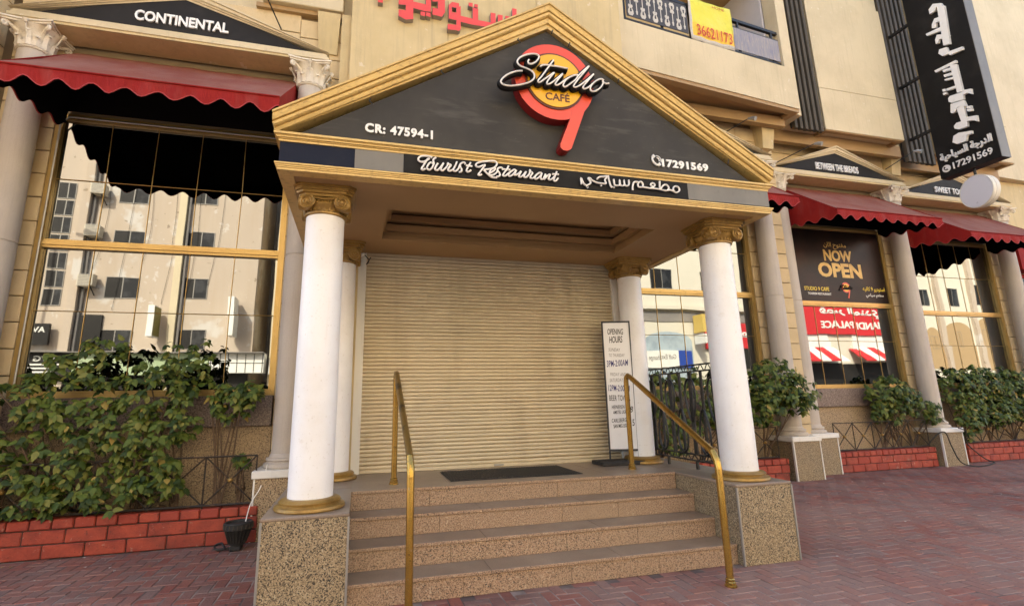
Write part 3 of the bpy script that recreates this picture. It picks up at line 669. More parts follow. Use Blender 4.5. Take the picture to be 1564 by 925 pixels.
pl = plain_sign('telephone_lettering', 'white telephone number 17291569 at the lower right of the gable', '17291569', (3.02, 3.973, 3.672), .52, .085, .012, .042)
def handset(O, s, U, V, m, parent, name='handset_icon'):
    O, U, V = Vector(O), Vector(U).normalized(), Vector(V).normalized()
    N = U.cross(V)
    p2 = [(-.32, .42), (-.42, .1), (-.30, -.22), (-.02, -.44), (.28, -.42)]
    g = G()
    g.tube([O + U * q[0] * s + V * q[1] * s + N * .010 for q in catmull([(a, b, 0) for a, b in p2], 3)], .10 * s, 8)
    g.tube([O + U * s * -.40 + V * s * .46 + N * .010, O + U * s * -.18 + V * s * .30 + N * .010], .15 * s, 8)
    g.tube([O + U * s * .34 + V * s * -.48 + N * .010, O + U * s * .16 + V * s * -.26 + N * .010], .15 * s, 8)
    return obj(name, g, m, parent, 60)
hs = handset((2.70, 3.973, 3.688), .105, FX, FZ, 'sign_white', pl)
for r_ in (.028, .048):
    obj('ring_mark', G().tube([(2.705 + r_ * math.cos(R(a)), 3.966, 3.692 + r_ * math.sin(R(a))) for a in range(-20, 96, 14)], .0055, 6), 'sign_white', pl)

# ------------------------------------------------------------------ steps, cheeks and landing
steps = thing('entrance_steps', 'four granite entrance steps with speckled risers between two pedestals', 'steps', (PX, 4.9, 0))
def front_edge(o):
    for p in o.data.polygons:
        p.material_index = 1 if p.normal.y < -.5 else 0
NY = [4.165, 4.440, 4.725, 5.020]
XA, XB = -0.035, 3.302
for k in range(4):
    z0, z1 = k * ZL / 4, (k + 1) * ZL / 4
    y1 = NY[k + 1] + .03 if k < 3 else 5.35
    cuts = [XA, XA + 1.08 + .03 * k, XA + 2.2 - .04 * k, XB]
    for a, b in zip([XA, XA + .86 - .05 * k, XA + 1.75 + .08 * k, XA + 2.55 - .03 * k], [XA + .86 - .05 * k, XA + 1.75 + .08 * k, XA + 2.55 - .03 * k, XB]):
        obj('riser', G().cbox(a + .0012, b - .0012, NY[k] + .012 + rnd.uniform(-.0015, .0015), NY[k] + .045, z0 + .0005, z1 - .0275, .002), 'gran_step', steps)
    if k < 3:
        for a, b in zip(cuts[:-1], cuts[1:]):
            front_edge(obj('tread', G().cbox(a + .001, b - .001, NY[k], y1, z1 - .027, z1, .004), ['tread', 'gran_step'], steps))
obj('core', G().box(XA + .01, XB - .01, 5.07, 6.3, 0.0, ZL - .03), 'gran_step', steps)
for k, (a, b) in enumerate(zip([XA, XA + .92, XA + 1.84, XA + 2.6], [XA + .92, XA + 1.84, XA + 2.6, XB])):
    front_edge(obj('landing_slab', G().cbox(a + .001, b - .001, NY[3], 5.60, ZL - .027, ZL, .003), ['tread', 'gran_step'], steps))
    obj('landing_slab', G().cbox(a + .001, b - .001, 5.602, 6.30, ZL - .027, ZL - .0005, .003), 'tread', steps)
for x0, x1 in ((-.630, -.037), (3.306, 3.900)):
    ped = obj('pedestal', G().box(x0, x1, 4.104, 6.60, 0, ZL - .026), 'gran_ped', steps)
    obj('cap_slab', G().cbox(x0 - .006, x1 + .006, 4.096, 5.25, ZL - .0255, ZL, .006), 'tread', ped)
    obj('cap_slab', G().cbox(x0 - .006, x1 + .006, 5.252, 6.62, ZL - .0255, ZL - .0005, .006), 'tread', ped)
    for xx in (x0, x1):
        obj('edge_trim', G().box(xx - .008, xx + .008, 4.096, 4.112, 0.002, ZL - .027), 'lamp_metal', ped)

# ------------------------------------------------------------------ roller shutter
sh = thing('roller_shutter', 'closed cream roller shutter across the cafe entrance', 'shutter', (PX, 6.2, ZL))
SX0, SX1 = 0.035, 3.305
npt = 58
pitch_s = (ZS - ZL - .05) / (npt - 2)
g = G()
pr = []
for k in range(7):
    t = k / 6
    pr.append((-.015 * math.sin(math.pi * t) ** .8, t * pitch_s * .88))
pr += [(.010, pitch_s * .88), (.010, 0)]
g.prism_x(pr, SX0, SX1)
slat = g.mesh('slat', 'shutter', 30)
rnd2 = random.Random(9)
for k in range(npt):
    s_ = obj('slat', slat, parent=sh)
    s_.location = (rnd2.uniform(-.002, .002), 6.195 + rnd2.uniform(-.0035, .0035), ZL + .042 + k * pitch_s)
    s_.rotation_euler = (rnd2.uniform(-.10, .10), rnd2.uniform(-.0006, .0006), 0)
    s_.matrix_parent_inverse = Matrix.Identity(4)
    s_.location = Vector(s_.location) - Vector((PX, 6.2, ZL))
obj('lock_plate', G().cbox(1.60, 1.72, 6.168, 6.181, ZL + .012, ZL + .034, .003), 'lamp_metal', sh)
obj('backing_curtain', G().box(SX0, SX1, 6.212, 6.222, ZL + .01, 3.40), 'gold_dark', sh)
obj('bottom_bar', G().cbox(SX0, SX1, 6.18, 6.206, ZL + .001, ZL + .040, .004), 'shutter', sh)
for x0, x1 in ((-.060, .034), (3.306, 3.40)):
    obj('guide_rail', G().box(x0, x1, 6.15, 6.26, ZL + .001, 3.42), 'jamb', sh)
ent = obj('entrance_wall', G().box(-.66, -.061, 6.12, 6.8, 0, 3.5).box(3.401, 3.54, 6.12, 6.8, 0, 3.5).box(-.66, 3.54, 6.30, 6.8, 3.25, 4.6), 'cream', portico)
obj('dark_hall', G().box(-.06, 3.40, 6.32, 6.40, ZL, 3.24), 'slat_back', portico)

# ------------------------------------------------------------------ door mat, menu board, handrails, iron railing
mt = thing('door_mat', 'black ribbed rubber mat on the landing before the shutter', 'mat', (1.6, 5.6, ZL))
g = G()
for k in range(46):
    x = .93 + k * (1.39 / 46)
    g.box(x, x + .020, 5.27, 5.95, ZL + .0055, ZL + .014)
obj('ribs', g, 'black_rubber', mt)
obj('mat_base', G().cbox(.915, 2.335, 5.25, 5.97, ZL + .0005, ZL + .007, .002), 'black_rubber', mt)

mb = thing('menu_board', 'tall white opening hours board in a black frame beside the shutter', 'notice board', (3.12, 5.86, ZL))
def bp(u, z):
    return Vector((2.985 + u, 5.90 - .10 * u / .34, z))
bd_u = Vector((.34, -.10, 0)).normalized()
bd_n = bd_u.cross(Vector((0, 0, 1)))
def bquad(u0, u1, z0, z1, d0, d1, m, name, par):
    c = [bp(u0, z0), bp(u1, z0), bp(u1, z1), bp(u0, z1)]
    return obj(name, G().extrude([p - bd_n * d1 * -1 for p in c], [p - bd_n * d0 * -1 for p in c]), m, par)
bquad(.016, .332, .845, 2.40, -.004, .004, 'board_white', 'board_face', mb)
for a in ((0, .016, .70, 2.42), (.332, .348, .70, 2.42), (.0165, .3315, 2.40, 2.42), (.0165, .3315, .82, .845)):
    bquad(*a, -.012, .012, 'ink_black', 'frame_bar', mb)
obj('base_plate', G().cbox(2.80, 3.36, 5.70, 6.02, ZL + .0005, ZL + .045, .006), 'black_rubber', mb)
LINES = [('OPENING', 2.285, .20, .075, 'ink_black'), ('HOURS', 2.185, .17, .085, 'ink_black'), ('SUNDAY', 2.055, .15, .042, 'ink_grey'), ('TO THURSDAY', 1.985, .20, .040, 'ink_grey'), ('3PM-2:00AM', 1.885, .27, .080, 'ink_blue'),
         ('FRIDAY AND', 1.745, .20, .042, 'ink_grey'), ('SATURDAY', 1.675, .17, .045, 'ink_grey'), ('12PM-2:00AM', 1.575, .27, .075, 'ink_blue'), ('BEER TOWER', 1.455, .26, .070, 'ink_black'), ('HEINEKEN', 1.345, .16, .045, 'ink_black'), ('AMSTEL LIGHT', 1.285, .19, .042, 'ink_black'), ('CARLSBERG', 1.185, .18, .048, 'ink_black'), ('SAN MIG LIGHT', 1.12, .20, .045, 'ink_black'), ('8', 1.315, .04, .075, 'ink_black'), ('15', 1.155, .05, .080, 'ink_black')]
rj = random.Random(3)
for s, z, w, h, m in LINES:
    u = .295 if s in ('8', '15') else (.165 if w > .18 or s == 'HOURS' else .14)
    text('handwriting', s, bp(u, z) + bd_n * .0045, bd_u + Vector((0, 0, rj.uniform(-.05, .07))), (0, 0, 1), w, h, .0012, m, mb, .012 if m != 'ink_grey' else .0, rj.uniform(.0, .25), 3, None, rj.uniform(.92, 1.1))

def handrail(xb, xt, yb, yt, zk, zt, label, worn):
    t = thing('handrail', label, 'handrail', (xb, yb, 0), 'brass handrails on the steps')
    pts = [(xb, yb, 0.03), (xb, yb, zk - .12), (xb, yb + .012, zk - .05), (xb + (xt - xb) * .05, yb + .07, zk + .02)]
    n = 6
    a, b = Vector((xb + (xt - xb) * .05, yb + .07, zk + .02)), Vector((xt, yt - .10, zt - .02))
    slope = [a.lerp(b, k / n) for k in range(1, n + 1)]
    top = [Vector((xt, yt - .05, zt)), Vector((xt, yt - .012, zt - .022)), Vector((xt, yt, zt - .07)), Vector((xt, yt, ZL + .02))]
    obj('lower_post', G().tube([Vector(p) for p in pts], .0285, 14), 'brass', t, 50)
    obj('sloping_rail', G().tube([Vector(pts[-1])] + slope + top[:2], .0285, 14), 'brass_worn' if worn else 'brass', t, 50)
    obj('upper_post', G().tube(top[1:], .0284, 14), 'brass', t, 50)
    for x, y, z in ((xb, yb, 0.0), (xt, yt, ZL)):
        obj('collar', G().lathe([(.046, z + .001), (.046, z + .012), (.038, z + .016), (.040, z + .034), (.034, z + .04), (.035, z + .055), (.0288, z + .062)], x, y, 18), 'brass', t, 30)
handrail(.392, .362, 3.97, 5.31, 1.03, 1.735, 'dark worn brass handrail on the left of the steps', True)
handrail(2.865, 2.995, 3.745, 5.385, .985, 1.705, 'shiny brass handrail on the right of the steps beside the menu board', False)

ir = thing('iron_railing', 'black wrought iron railing with scrolls along the landing edge', 'railing', (3.62, 5.3, ZL))
RX, RY0, RY1 = 3.625, 4.62, 6.10
def bar(y0, z0, y1, z1, r=.009, n=6, name='rail'):
    return obj(name, G().tube([(RX, y0, z0), (RX, y1, z1)], r, n), 'iron', ir, 50)
for z in (.765, .83, 1.73, 1.80):
    bar(RY0, z, RY1, z, .010, 6)
for z0, z1 in ((.765, .83), (1.73, 1.80)):
    zz = []
    for k in range(25):
        zz.append((RX, RY0 + (RY1 - RY0) * k / 24, z0 if k % 2 else z1))
    obj('wave_rail', G().tube(catmull(zz, 3), .0055, 5), 'iron', ir, 60)
for y in (5.08, 5.62):
    obj('foot', G().cbox(RX - .012, RX + .012, y - .016, y + .016, ZL, .765, .003), 'iron', ir)
nb = 8
for k in range(nb):
    y = RY0 + .06 + k * (RY1 - RY0 - .10) / (nb - 1)
    flat = k % 2 == 0
    obj('baluster', G().cbox(RX - .008, RX + .008, y - (.030 if flat else .02), y + (.030 if flat else .02), .83, 1.73, .003), 'iron', ir)
    for zc, sg in (((1.42, 1) if flat else (1.08, -1)),):
        pts = []
        for j in range(31):
            t = j / 30 * 2 * math.pi
            w = .085 * (1.0 + .35 * math.cos(t)) 
            pts.append((RX - .014, y + w * math.sin(t), zc + sg * .235 * math.cos(t)))
        obj('scroll', G().tube(pts[:-1], .012, 6, None, None, True), 'iron', ir, 60)

# ================================================================== restaurant building
bld = thing('restaurant_building', 'cream restaurant building with mirrored windows, pediments and overhanging upper floor', 'building', (4, 8, 0))
def wall_part(g, m='cream', name='wall', smooth=None):
    return obj(name, g, m, bld, smooth)
BAYS = [  # centre x, window plane y, height of the middle bar, planter face y
    dict(n='L', cx=-2.40, yw=7.00, zb=3.385, yp=6.41, z0=6.065),
    dict(n='M', cx=6.03, yw=8.12, zb=3.365, yp=7.60, z0=6.06),
    dict(n='R', cx=10.05, yw=8.50, zb=3.335, yp=8.00, z0=6.05),
    dict(n='S', cx=13.88, yw=8.75, zb=3.270, yp=8.17, z0=5.96)]
rw = random.Random(21)
def blocks(parent, x0, x1, yf, z0, z1, pitch=.30, depth=.05, along='x', X=0):
    """course of wall blocks with recessed joints"""
    n = int(round((z1 - z0) / pitch))
    p = (z1 - z0) / n
    for k in range(n):
        a, b = z0 + k * p + .006, z0 + (k + 1) * p - .006
        d = rw.uniform(-.004, .003)
        if along == 'x':
            obj('wall_block', G().cbox(x0, x1, yf + d, yf + depth, a, b, .006), 'block', parent)
        else:
            obj('wall_block', G().cbox(X, X + depth + d, x0, x1, a, b, .006), 'block', parent)

def corinthian(cx, cy, zb, zt, r):
    h = zt - zb
    g = G()
    g.lathe([(r + .012, zb - .012), (r + .022, zb), (r + .012, zb + .014), (r + .002, zb + .02), (r + .006, zb + h * .35), (r + .03, zb + h * .65), (r + .085, zb + h * .86)], cx, cy, 24)
    A = r + .115
    for z0, z1, o in ((zb + h * .86, zb + h * .93, -.02), (zb + h * .93 + .0005, zt, 0)):
        a = A + o
        pts = []
        for q in range(4):
            c0, c1 = [(-1, -1), (1, -1), (1, 1), (-1, 1)][q], [(-1, -1), (1, -1), (1, 1), (-1, 1)][(q + 1) % 4]
            for k in range(6):
                t = k / 6
                x, y = c0[0] + (c1[0] - c0[0]) * t, c0[1] + (c1[1] - c0[1]) * t
                pin = 1 - .14 * math.sin(math.pi * t)
                pts.append((cx + x * a * (pin if abs(c0[0] + c1[0]) > 1 else 1), cy + y * a * (pin if abs(c0[1] + c1[1]) > 1 else 1)))
        g.prism_z(pts, z0, z1)
    for k in range(12):                                   # two rows of acanthus leaves
        row = k % 2
        a = 2 * math.pi * k / 12
        ca, sa = math.cos(a), math.sin(a)
        top = zb + h * (.66 if row else .42)
        secs = []
        for t in (0, .35, .7, .9, 1.0):
            rr = r + .010 + .012 * t + .050 * max(0, t - .6) ** 1.2 * 2
            z = zb + .015 + (top - zb) * min(t, .93) - (.03 if t == 1.0 else 0)
            w = .048 * (1 - .25 * t) if t < .95 else .02
            secs.append([(cx + rr * ca - w * sa, cy + rr * sa + w * ca, z), (cx + (rr + .018) * ca, cy + (rr + .018) * sa, z), (cx + rr * ca + w * sa, cy + rr * sa - w * ca, z), (cx + (rr - .012) * ca, cy + (rr - .012) * sa, z)])
        g.loft(secs)
    for q in range(4):                                    # corner scrolls and the flower between them
        a = math.pi / 4 + q * math.pi / 2
        vx, vy = cx + (A * 1.12) * math.cos(a), cy + (A * 1.12) * math.sin(a)
        ring_ = [(vx + .024 * math.cos(t) * math.cos(a), vy + .024 * math.cos(t) * math.sin(a), zb + h * .74 + .024 * math.sin(t)) for t in [R(d) for d in range(-150, 181, 30)]]
        g.tube(ring_, .021, 6)
        g.tube([(cx + r * .95 * math.cos(a), cy + r * .95 * math.sin(a), zb + h * .40), (cx + (r + .03) * math.cos(a), cy + (r + .03) * math.sin(a), zb + h * .66), (vx, vy, zb + h * .84)], [.022, .026, .020], 6)
        b = q * math.pi / 2
        fx, fy = cx + (A * .92) * math.cos(b), cy + (A * .92) * math.sin(b)
        g.tube([(fx, fy, zb + h * .80), (fx + .02 * math.cos(b), fy + .02 * math.sin(b), zb + h * .93)], [.025, .03], 6)
        g.tube([(cx + (r + .04) * math.cos(b), cy + (r + .04) * math.sin(b), zb + h * .45), (fx, fy, zb + h * .80)], [.008, .012], 6)
    return g

def pilaster(cx, cy, zt, label=None):
    r = .172
    zb = .735
    seam = 3.30
    p = obj('pilaster', G().lathe([(r, zb + .16), (r, seam - .006)], cx, cy, 32).lathe([(r - .010, seam - .0055), (r - .010, seam + .0055)], cx, cy, 24).lathe([(r - .001, seam + .006), (r - .012, zt - .33)], cx, cy, 32), 'pilaster', bld, 40)
    obj('pilaster_base', G().lathe([(r + .075, zb + .001), (r + .085, zb + .02), (r + .075, zb + .055), (r + .05, zb + .06), (r + .04, zb + .075), (r + .055, zb + .09), (r + .05, zb + .115), (r + .022, zb + .12), (r + .018, zb + .14), (r, zb + .162)], cx, cy, 32), 'pilaster', p, 35)
    obj('capital', corinthian(cx, cy, zt - .325, zt - .001, r - .012), 'plaster', p, 40)
    w = .285
    obj('plinth_cap', G().cbox(cx - w - .03, cx + w + .03, cy - w - .03, cy + .30, zb - .085, zb, .008), 'jamb', p)
    obj('plinth', G().box(cx - w, cx + w, cy - w, cy + .28, 0, zb - .086), 'gran_ped' if label else 'gran_dark', p)
    for sx in (-1, 1):
        x = cx + sx * (w + .001)
        obj('plinth_edge', G().box(x - .009, x + .009, cy - w - .010, cy - w + .03, 0, zb - .087), 'jamb', p)

def pediment(cx, yf, z0, yw, body, tw, th, label, tdx=0.0):
    hw, rise = 1.83, .70
    sl = rise / hw
    ty = obj('pediment', G().prism_y([(cx - hw + .12, z0 + .09), (cx + hw - .12, z0 + .09), (cx, z0 + .06 + (hw - .12) * sl * .98)], yf + .075, yf + .25), 'tymp', bld)
    ty['label'] = label
    c = G()
    for za, zb_, o in ((z0, z0 + .040, 0.0), (z0 + .0405, z0 + .054, .016), (z0 + .0545, z0 + .090, .024), (z0 + .0905, z0 + .112, .036)):
        c.box(cx - hw + o, cx + hw - o, yf + o, yf + .24, za, zb_)
    obj('cornice', c, 'cream_pale', ty)
    pf = [(.165, yf - .0), (.130, yf - .0), (.122, yf + .020), (.070, yf + .024), (.060, yf + .045), (.040, yf + .048), (.035, yf + .066), (.010, yf + .07), (.010, yf + .26), (.165, yf + .26)]
    for s in (-1, 1):
        a, b = [], []
        for v, y in pf:
            b.append((cx + s * .0006, y, z0 + rise - .075 + v))
            a.append((cx + s * hw, y, max(z0 + rise - .075 + v - hw * sl, z0 + .1135)))
        obj('raking_cornice', G().extrude(a, b), 'cream_pale', ty)
    obj('shelf', G().box(cx - hw + .03, cx + hw - .03, yf + .012, yw - .001, z0 - .035, z0 - .001), 'cream', ty)
    obj('roof_slab', G().prism_y([(cx - hw + .02, z0 + .114), (cx + hw - .02, z0 + .114), (cx, z0 + rise + .06)], yf + .262, yw - .002), 'cream', ty)
    if body:
        text('letters', body, (cx + tdx, yf + .0745, z0 + (.295 if body[0] == 'C' else .275)), FX, FZ, tw, th, .022, 'sign_white', ty, .03 if body[0] == 'C' else .012)
    return ty

panes = {}
def window(b, poster=False):
    cx, yw, zb = b['cx'], b['yw'], b['zb']
    hw = 1.335
    z0, z1 = 1.615, 5.035
    fr = G()
    def bar4(x0, x1, za, zb_, w, y0, y1):
        fr.box(x0, x0 + w, y0, y1, za, zb_)
        fr.box(x1 - w, x1, y0, y1, za, zb_)
        fr.box(x0 + w + .0004, x1 - w - .0004, y0, y1, za, za + w)
        fr.box(x0 + w + .0004, x1 - w - .0004, y0, y1, zb_ - w, zb_)
    bar4(cx - hw - .045, cx + hw + .045, z0 - .045, z1 + .045, .040, yw - .060, yw + .02)
    bar4(cx - hw - .004, cx + hw + .004, z0 - .004, z1 + .004, .035, yw - .055, yw + .02)
    fr.box(cx - hw + .032, cx + hw - .032, yw - .072, yw + .02, zb - .020, zb + .020)
    fr.box(cx - hw + .032, cx + hw - .032, yw - .056, yw + .02, zb + .0205, zb + .052)
    fr.box(cx - hw + .032, cx + hw - .032, yw - .056, yw + .02, zb - .052, zb - .0205)
    w = obj('window', fr, 'gold_frame', bld)
    obj('conduit', G().tube([(cx - hw + .02, yw - .085, z0 + .1), (cx - hw + .02, yw - .085, z1 - .12), (cx - hw + .10, yw - .085, z1 - .01), (cx + hw - .10, yw - .085, z1 - .01)], .011, 6), 'lamp_metal' if b['n'] == 'L' else 'gold_frame', w, 50)
    xs = [cx - hw + .03 + (2 * hw - .06) * k / 5 for k in range(6)]
    for part, (za, zc) in enumerate(((z0 + .03, zb - .05), (zb + .05, z1 - .03))):
        zm = za + (zc - za) * (.55 if part == 0 else .50)
        if poster and part == 1:
            continue
        for i in range(5):
            for (p0, p1) in ((za, zm), (zm, zc)):
                a, c = xs[i], xs[i + 1]
                t1, t2 = rw.uniform(-.0012, .0012), rw.uniform(-.0012, .0012)
                g = G()
                mx, mz = (a + c) / 2, (p0 + p1) / 2
                def yy(x, z):
                    return yw + (x - mx) * t1 + (z - mz) * t2
                g.extrude([(x, yy(x, z) - .004, z) for x, z in ((a, p0), (c, p0), (c, p1), (a, p1))], [(x, yy(x, z) + .004, z) for x, z in ((a, p0), (c, p0), (c, p1), (a, p1))])
                obj('pane', g, 'glass', w)
        for x in xs[1:-1]:
            obj('muntin', G().tube([(x + rw.uniform(-.004, .004), yw - .010, za), (x + rw.uniform(-.012, .012), yw - .012, (za + zc) / 2), (x + rw.uniform(-.004, .004), yw - .010, zc)], .0045, 5), 'gold_frame', w)
        obj('muntin', G().tube([(xs[0], yw - .014, zm), (xs[-1], yw - .014, zm)], .0045, 5), 'gold_frame', w)
    return w

LAB = dict(L='CONTINENTAL pediment', M='pediment half hidden behind the portico gable', R='BETWEEN THE BREADS pediment', S='SWEET TO pediment')
TXT = dict(L=('CONTINENTAL', 1.09, .15, .0), M=(None, 0, 0, 0), R=('BETWEEN THE BREADS', 1.18, .16, -.02), S=('SWEET TOOTH', 1.15, .15, -.05))
for b in BAYS:
    cx, yw = b['cx'], b['yw']
    H = 1.335
    # wall behind the blocks, with the window opening left free
    wg = G()
    wl, wr = cx - 1.96, cx + 1.96
    if b['n'] == 'M':
        wl, wr = 3.5, 8.30
    wg.box(wl, cx - H - .046, yw - .03, yw + .35, 0, 7.069)
    wg.box(cx + H + .046, wr, yw - .03, yw + .35, 0, 7.069)
    wg.box(cx - H - .0455, cx + H + .0455, yw - .03, yw + .35, 5.081, 7.069)
    wg.box(cx - H - .0455, cx + H + .0455, yw + .03, yw + .35, 0, 5.0805)
    w = wall_part(wg, 'joint')
    blocks(w, wl + .002, cx - H - .05, yw - .075, 0.0, 6.98)
    blocks(w, cx + H + .05, wr - .002, yw - .075, 0.0, 6.98)
    blocks(w, cx - H - .046, cx + H + .046, yw - .075, 6.14, 7.04)
    # granite apron under the window
    obj('sill_panel', G().cbox(cx - H - .04, cx + H + .04, yw - .115, yw + .029, 1.205, 1.567, .006), 'gran_sill', w)
    obj('apron_panel', G().box(cx - H - .04, cx + H + .04, yw - .045, yw + .028, 0.0, 1.200), 'gran_dark', w)
    window(b, b['n'] == 'R')
    for s in (-1, 1):
        if b['n'] in 'MS' and s < 0:
            continue
        pilaster(cx + s * 1.60, yw - .285, b['z0'] - .036, b['n'] in 'RMS')
    t = TXT[b['n']]
    pediment(cx, yw - .50, b['z0'], yw - .08, t[0], t[1], t[2], LAB[b['n']], t[3])
# returns between the stepped bays, and the wing wall at the left end
rt_ = wall_part(G().box(8.12, 8.298, 8.10, 8.52, 0, 7.069).box(11.9, 12.05, 8.48, 8.80, 0, 7.069).box(15.82, 16.0, 8.72, 9.3, 0, 7.069).box(-.44, -.30, 6.8, 7.2, 0, 7.069), 'cream')
wing = wall_part(G().box(-4.80, -4.51, 5.72, 7.4, 0, 14.0), 'joint', 'wing_wall')
blocks(wing, 5.72, 6.96, 0, 0.0, 9.3, .31, .05, 'y', -4.515)

# upper floors: one mass with a balcony notch
UP = [(-9.0, 7.05), (-.30, 7.05), (-.30, 6.76), (4.10, 6.76), (4.12, 8.7), (8.32, 9.0), (8.40, 7.46), (8.62, 7.49), (8.62, 7.86), (9.50, 7.92), (9.52, 7.76), (11.70, 7.76), (11.72, 8.05), (13.2, 8.35), (13.25, 8.02), (15.7, 8.02), (15.75, 8.70), (34, 9.6), (34, 22), (-9.0, 22)]
up_w = wall_part(G().prism_z(UP, 7.07, 14.0), 'cream_pale', 'upper_floors')
# panelled face above the portico that carries the red letters
for x0, x1 in ((-.30, 1.12), (1.124, 2.58), (2.584, 4.10)):
    obj('facade_panel', G().cbox(x0 + .001, x1 - .001, 6.70, 6.758, 4.2, 9.6, .004), 'cream', up_w)
obj('bay_box', G().cbox(-1.53, -.43, 6.78, 7.045, 7.10, 9.5, .01), 'cream_pale', up_w)
obj('bay_ledge', G().box(-1.62, -.302, 6.86, 7.045, 7.03, 7.098), 'soffit', up_w)
obj('drop_beam', G().box(4.3, 8.3, 7.62, 7.75, 6.86, 7.066).box(8.3, 12.0, 8.05, 8.16, 6.80, 7.066).box(12.0, 15.7, 8.36, 8.46, 6.72, 7.066), 'soffit', up_w)
for x0, x1, y in ((9.50, 11.72, 7.752), (13.23, 15.72, 8.012)):
    obj('bay_panel', G().cbox(x0, x1, y - .022, y, 7.02, 8.02, .004), 'cream_pale', up_w)
    obj('bay_panel', G().cbox(x0, x1, y - .022, y, 8.028, 10.4, .004), 'cream_pale', up_w)
    obj('bay_soffit_frame', G().box(x0 + .01, x1 - .01, y, y + .09, 7.0, 7.068).box(x0 + .01, x0 + .10, y + .0905, 8.5, 7.0, 7.068).box(x1 - .10, x1 - .01, y + .0905, 8.5, 7.0, 7.068), 'soffit', up_w)
# brackets under the upper floor between the pediments
for x, y in ((8.02, 7.75), (12.02, 8.15), (-.62, 6.80)):
    obj('corbel', G().extrude([(x - .16, y, 7.066), (x + .16, y, 7.066), (x + .13, y + .1, 6.45), (x - .13, y + .1, 6.45)], [(x - .16, y + .5, 7.066), (x + .16, y + .5, 7.066), (x + .13, y + .5, 6.45), (x - .13, y + .5, 6.45)]), 'cream', up_w)
# balcony
BA, BB = Vector((4.12, 6.84, 0)), Vector((8.39, 7.305, 0))
bu = (BB - BA).normalized()
bn = Vector((bu.y, -bu.x, 0))
def bq(u0, u1, d0, d1, z0, z1):
    c = [BA + bu * u0 - bn * d0, BA + bu * u1 - bn * d0, BA + bu * u1 - bn * d1, BA + bu * u0 - bn * d1]
    return ([(p.x, p.y, z0) for p in c], [(p.x, p.y, z1) for p in c])
BLn = (BB - BA).length
par = obj('balcony_parapet', G().extrude(*bq(0, BLn, 0, .16, 7.075, 7.985)), 'cream_pale', bld)
obj('balcony_floor', G().extrude(*bq(.0, BLn - .01, .161, 2.2, 7.13, 7.25)), 'soffit', par)
obj('soffit_frame', G().extrude(*bq(0.0, BLn - .01, .02, .16, 7.005, 7.073)).extrude(*bq(BLn - .14, BLn - .01, .1605, .85, 7.005, 7.073)), 'soffit', par)
obj('return_pier', G().extrude(*bq(BLn - .24, BLn, .01, .30, 7.986, 10.6)), 'cream_pale', par)
obj('return_pier', G().extrude(*bq(-.0, .17, .01, .30, 7.986, 10.6)), 'cream_pale', par)
obj('balcony_ceiling', G().extrude(*bq(0.02, BLn - .02, .02, 2.2, 10.4, 10.6)), 'soffit', par)
obj('side_wall', G().extrude(*bq(BLn - .30, BLn - .245, .31, 1.9, 7.26, 10.39)), 'lilac', par)
rail_ = thing('balcony_railing', 'black balcony railing with dark cloth panels above the parapet', 'railing', (6.2, 7.1, 7.98))
for z, t in ((8.075, .018), (8.62, .018), (8.80, .030)):
    obj('rail', G().extrude(*bq(.18, BLn - .25, .06, .06 + t * 2, z - t, z + t)), 'iron', rail_)
for u in (.22, 1.05, 1.72, 2.62, 2.95, 3.86):
    obj('post', G().extrude(*bq(u, u + .04, .065, .10, 7.986, 8.77)), 'iron', rail_)
gp = obj('guitar_cloth', G().extrude(*bq(.27, 1.66, .045, .055, 8.13, 8.74)), 'guitar', rail_)
def flat_on(u, z, pts, d, m, name, par_):
    a = [BA + bu * (u + x) - bn * d for x, y in pts]
    b = [BA + bu * (u + x) - bn * (d + .004) for x, y in pts]
    return obj(name, G().extrude([(p.x, p.y, z + q[1]) for p, q in zip(a, pts)], [(p.x, p.y, z + q[1]) for p, q in zip(b, pts)]), m, par_)
gs = [(-.012, .26), (.012, .26), (.020, .20), (.008, .19), (.008, .02), (.035, .03), (.045, 0), (.028, -.035), (.05, -.08), (.055, -.13), (.03, -.17), (-.03, -.17), (-.055, -.13), (-.05, -.08), (-.028, -.035), (-.045, 0), (-.035, .03), (-.008, .02), (-.008, .19), (-.020, .20)]
for k in range(10):
    s = -1 if k % 2 else 1
    z = 8.35 if s > 0 else 8.50
    flat_on(.36 + k * .135, z, [(x * 1.1, y * s * 1.15) for x, y in gs], .040, 'cloth_pale', 'guitar_print', gp)
    flat_on(.36 + k * .135, z, [(x * .35, (y * .4 - .055) * s) for x, y in gs[4:16]], .0355, 'guitar', 'guitar_mark', gp)
obj('lilac_sheet', G().extrude(*bq(2.80, BLn - .27, .045, .052, 8.11, 8.60)), 'cloth_lilac', rail_)
ban = thing('yellow_banner', 'yellow cloth banner with phone number 36621173 hung over the balcony railing', 'banner', (6.3, 7.05, 8.0))
g = G()
vs_, fs_ = [], []
nu, nv = 18, 10
for j in range(nv + 1):
    for i in range(nu + 1):
        u = 1.69 + 1.08 * i / nu
        z = 8.03 + .95 * j / nv
        d = .022 + .010 * math.sin(i * 1.1 + j * .6) * (1 - j / nv * .5) - .006 * math.sin(j * 1.7)
        p = BA + bu * u - bn * d
        vs_.append((p.x, p.y, z - .03 * math.sin(i / nu * 3.1)))
for j in range(nv):
    for i in range(nu):
        a = j * (nu + 1) + i
        fs_.append((a, a + 1, a + nu + 2, a + nu + 1))
g.add(vs_, fs_)
g.mi = [1 if 1 <= (k // nu) <= 3 and 0 < (k % nu) else (2 if (k // nu) < 1 or (k % nu) == 0 else 0) for k in range(len(fs_))]
cl = obj('cloth', g, ['banner_y', 'banner_o', 'cloth_pale'], ban, 60, False)
sd = cl.modifiers.new('thickness', 'SOLIDIFY')
sd.thickness = .003
O = BA + bu * 2.26 - bn * (-.004)
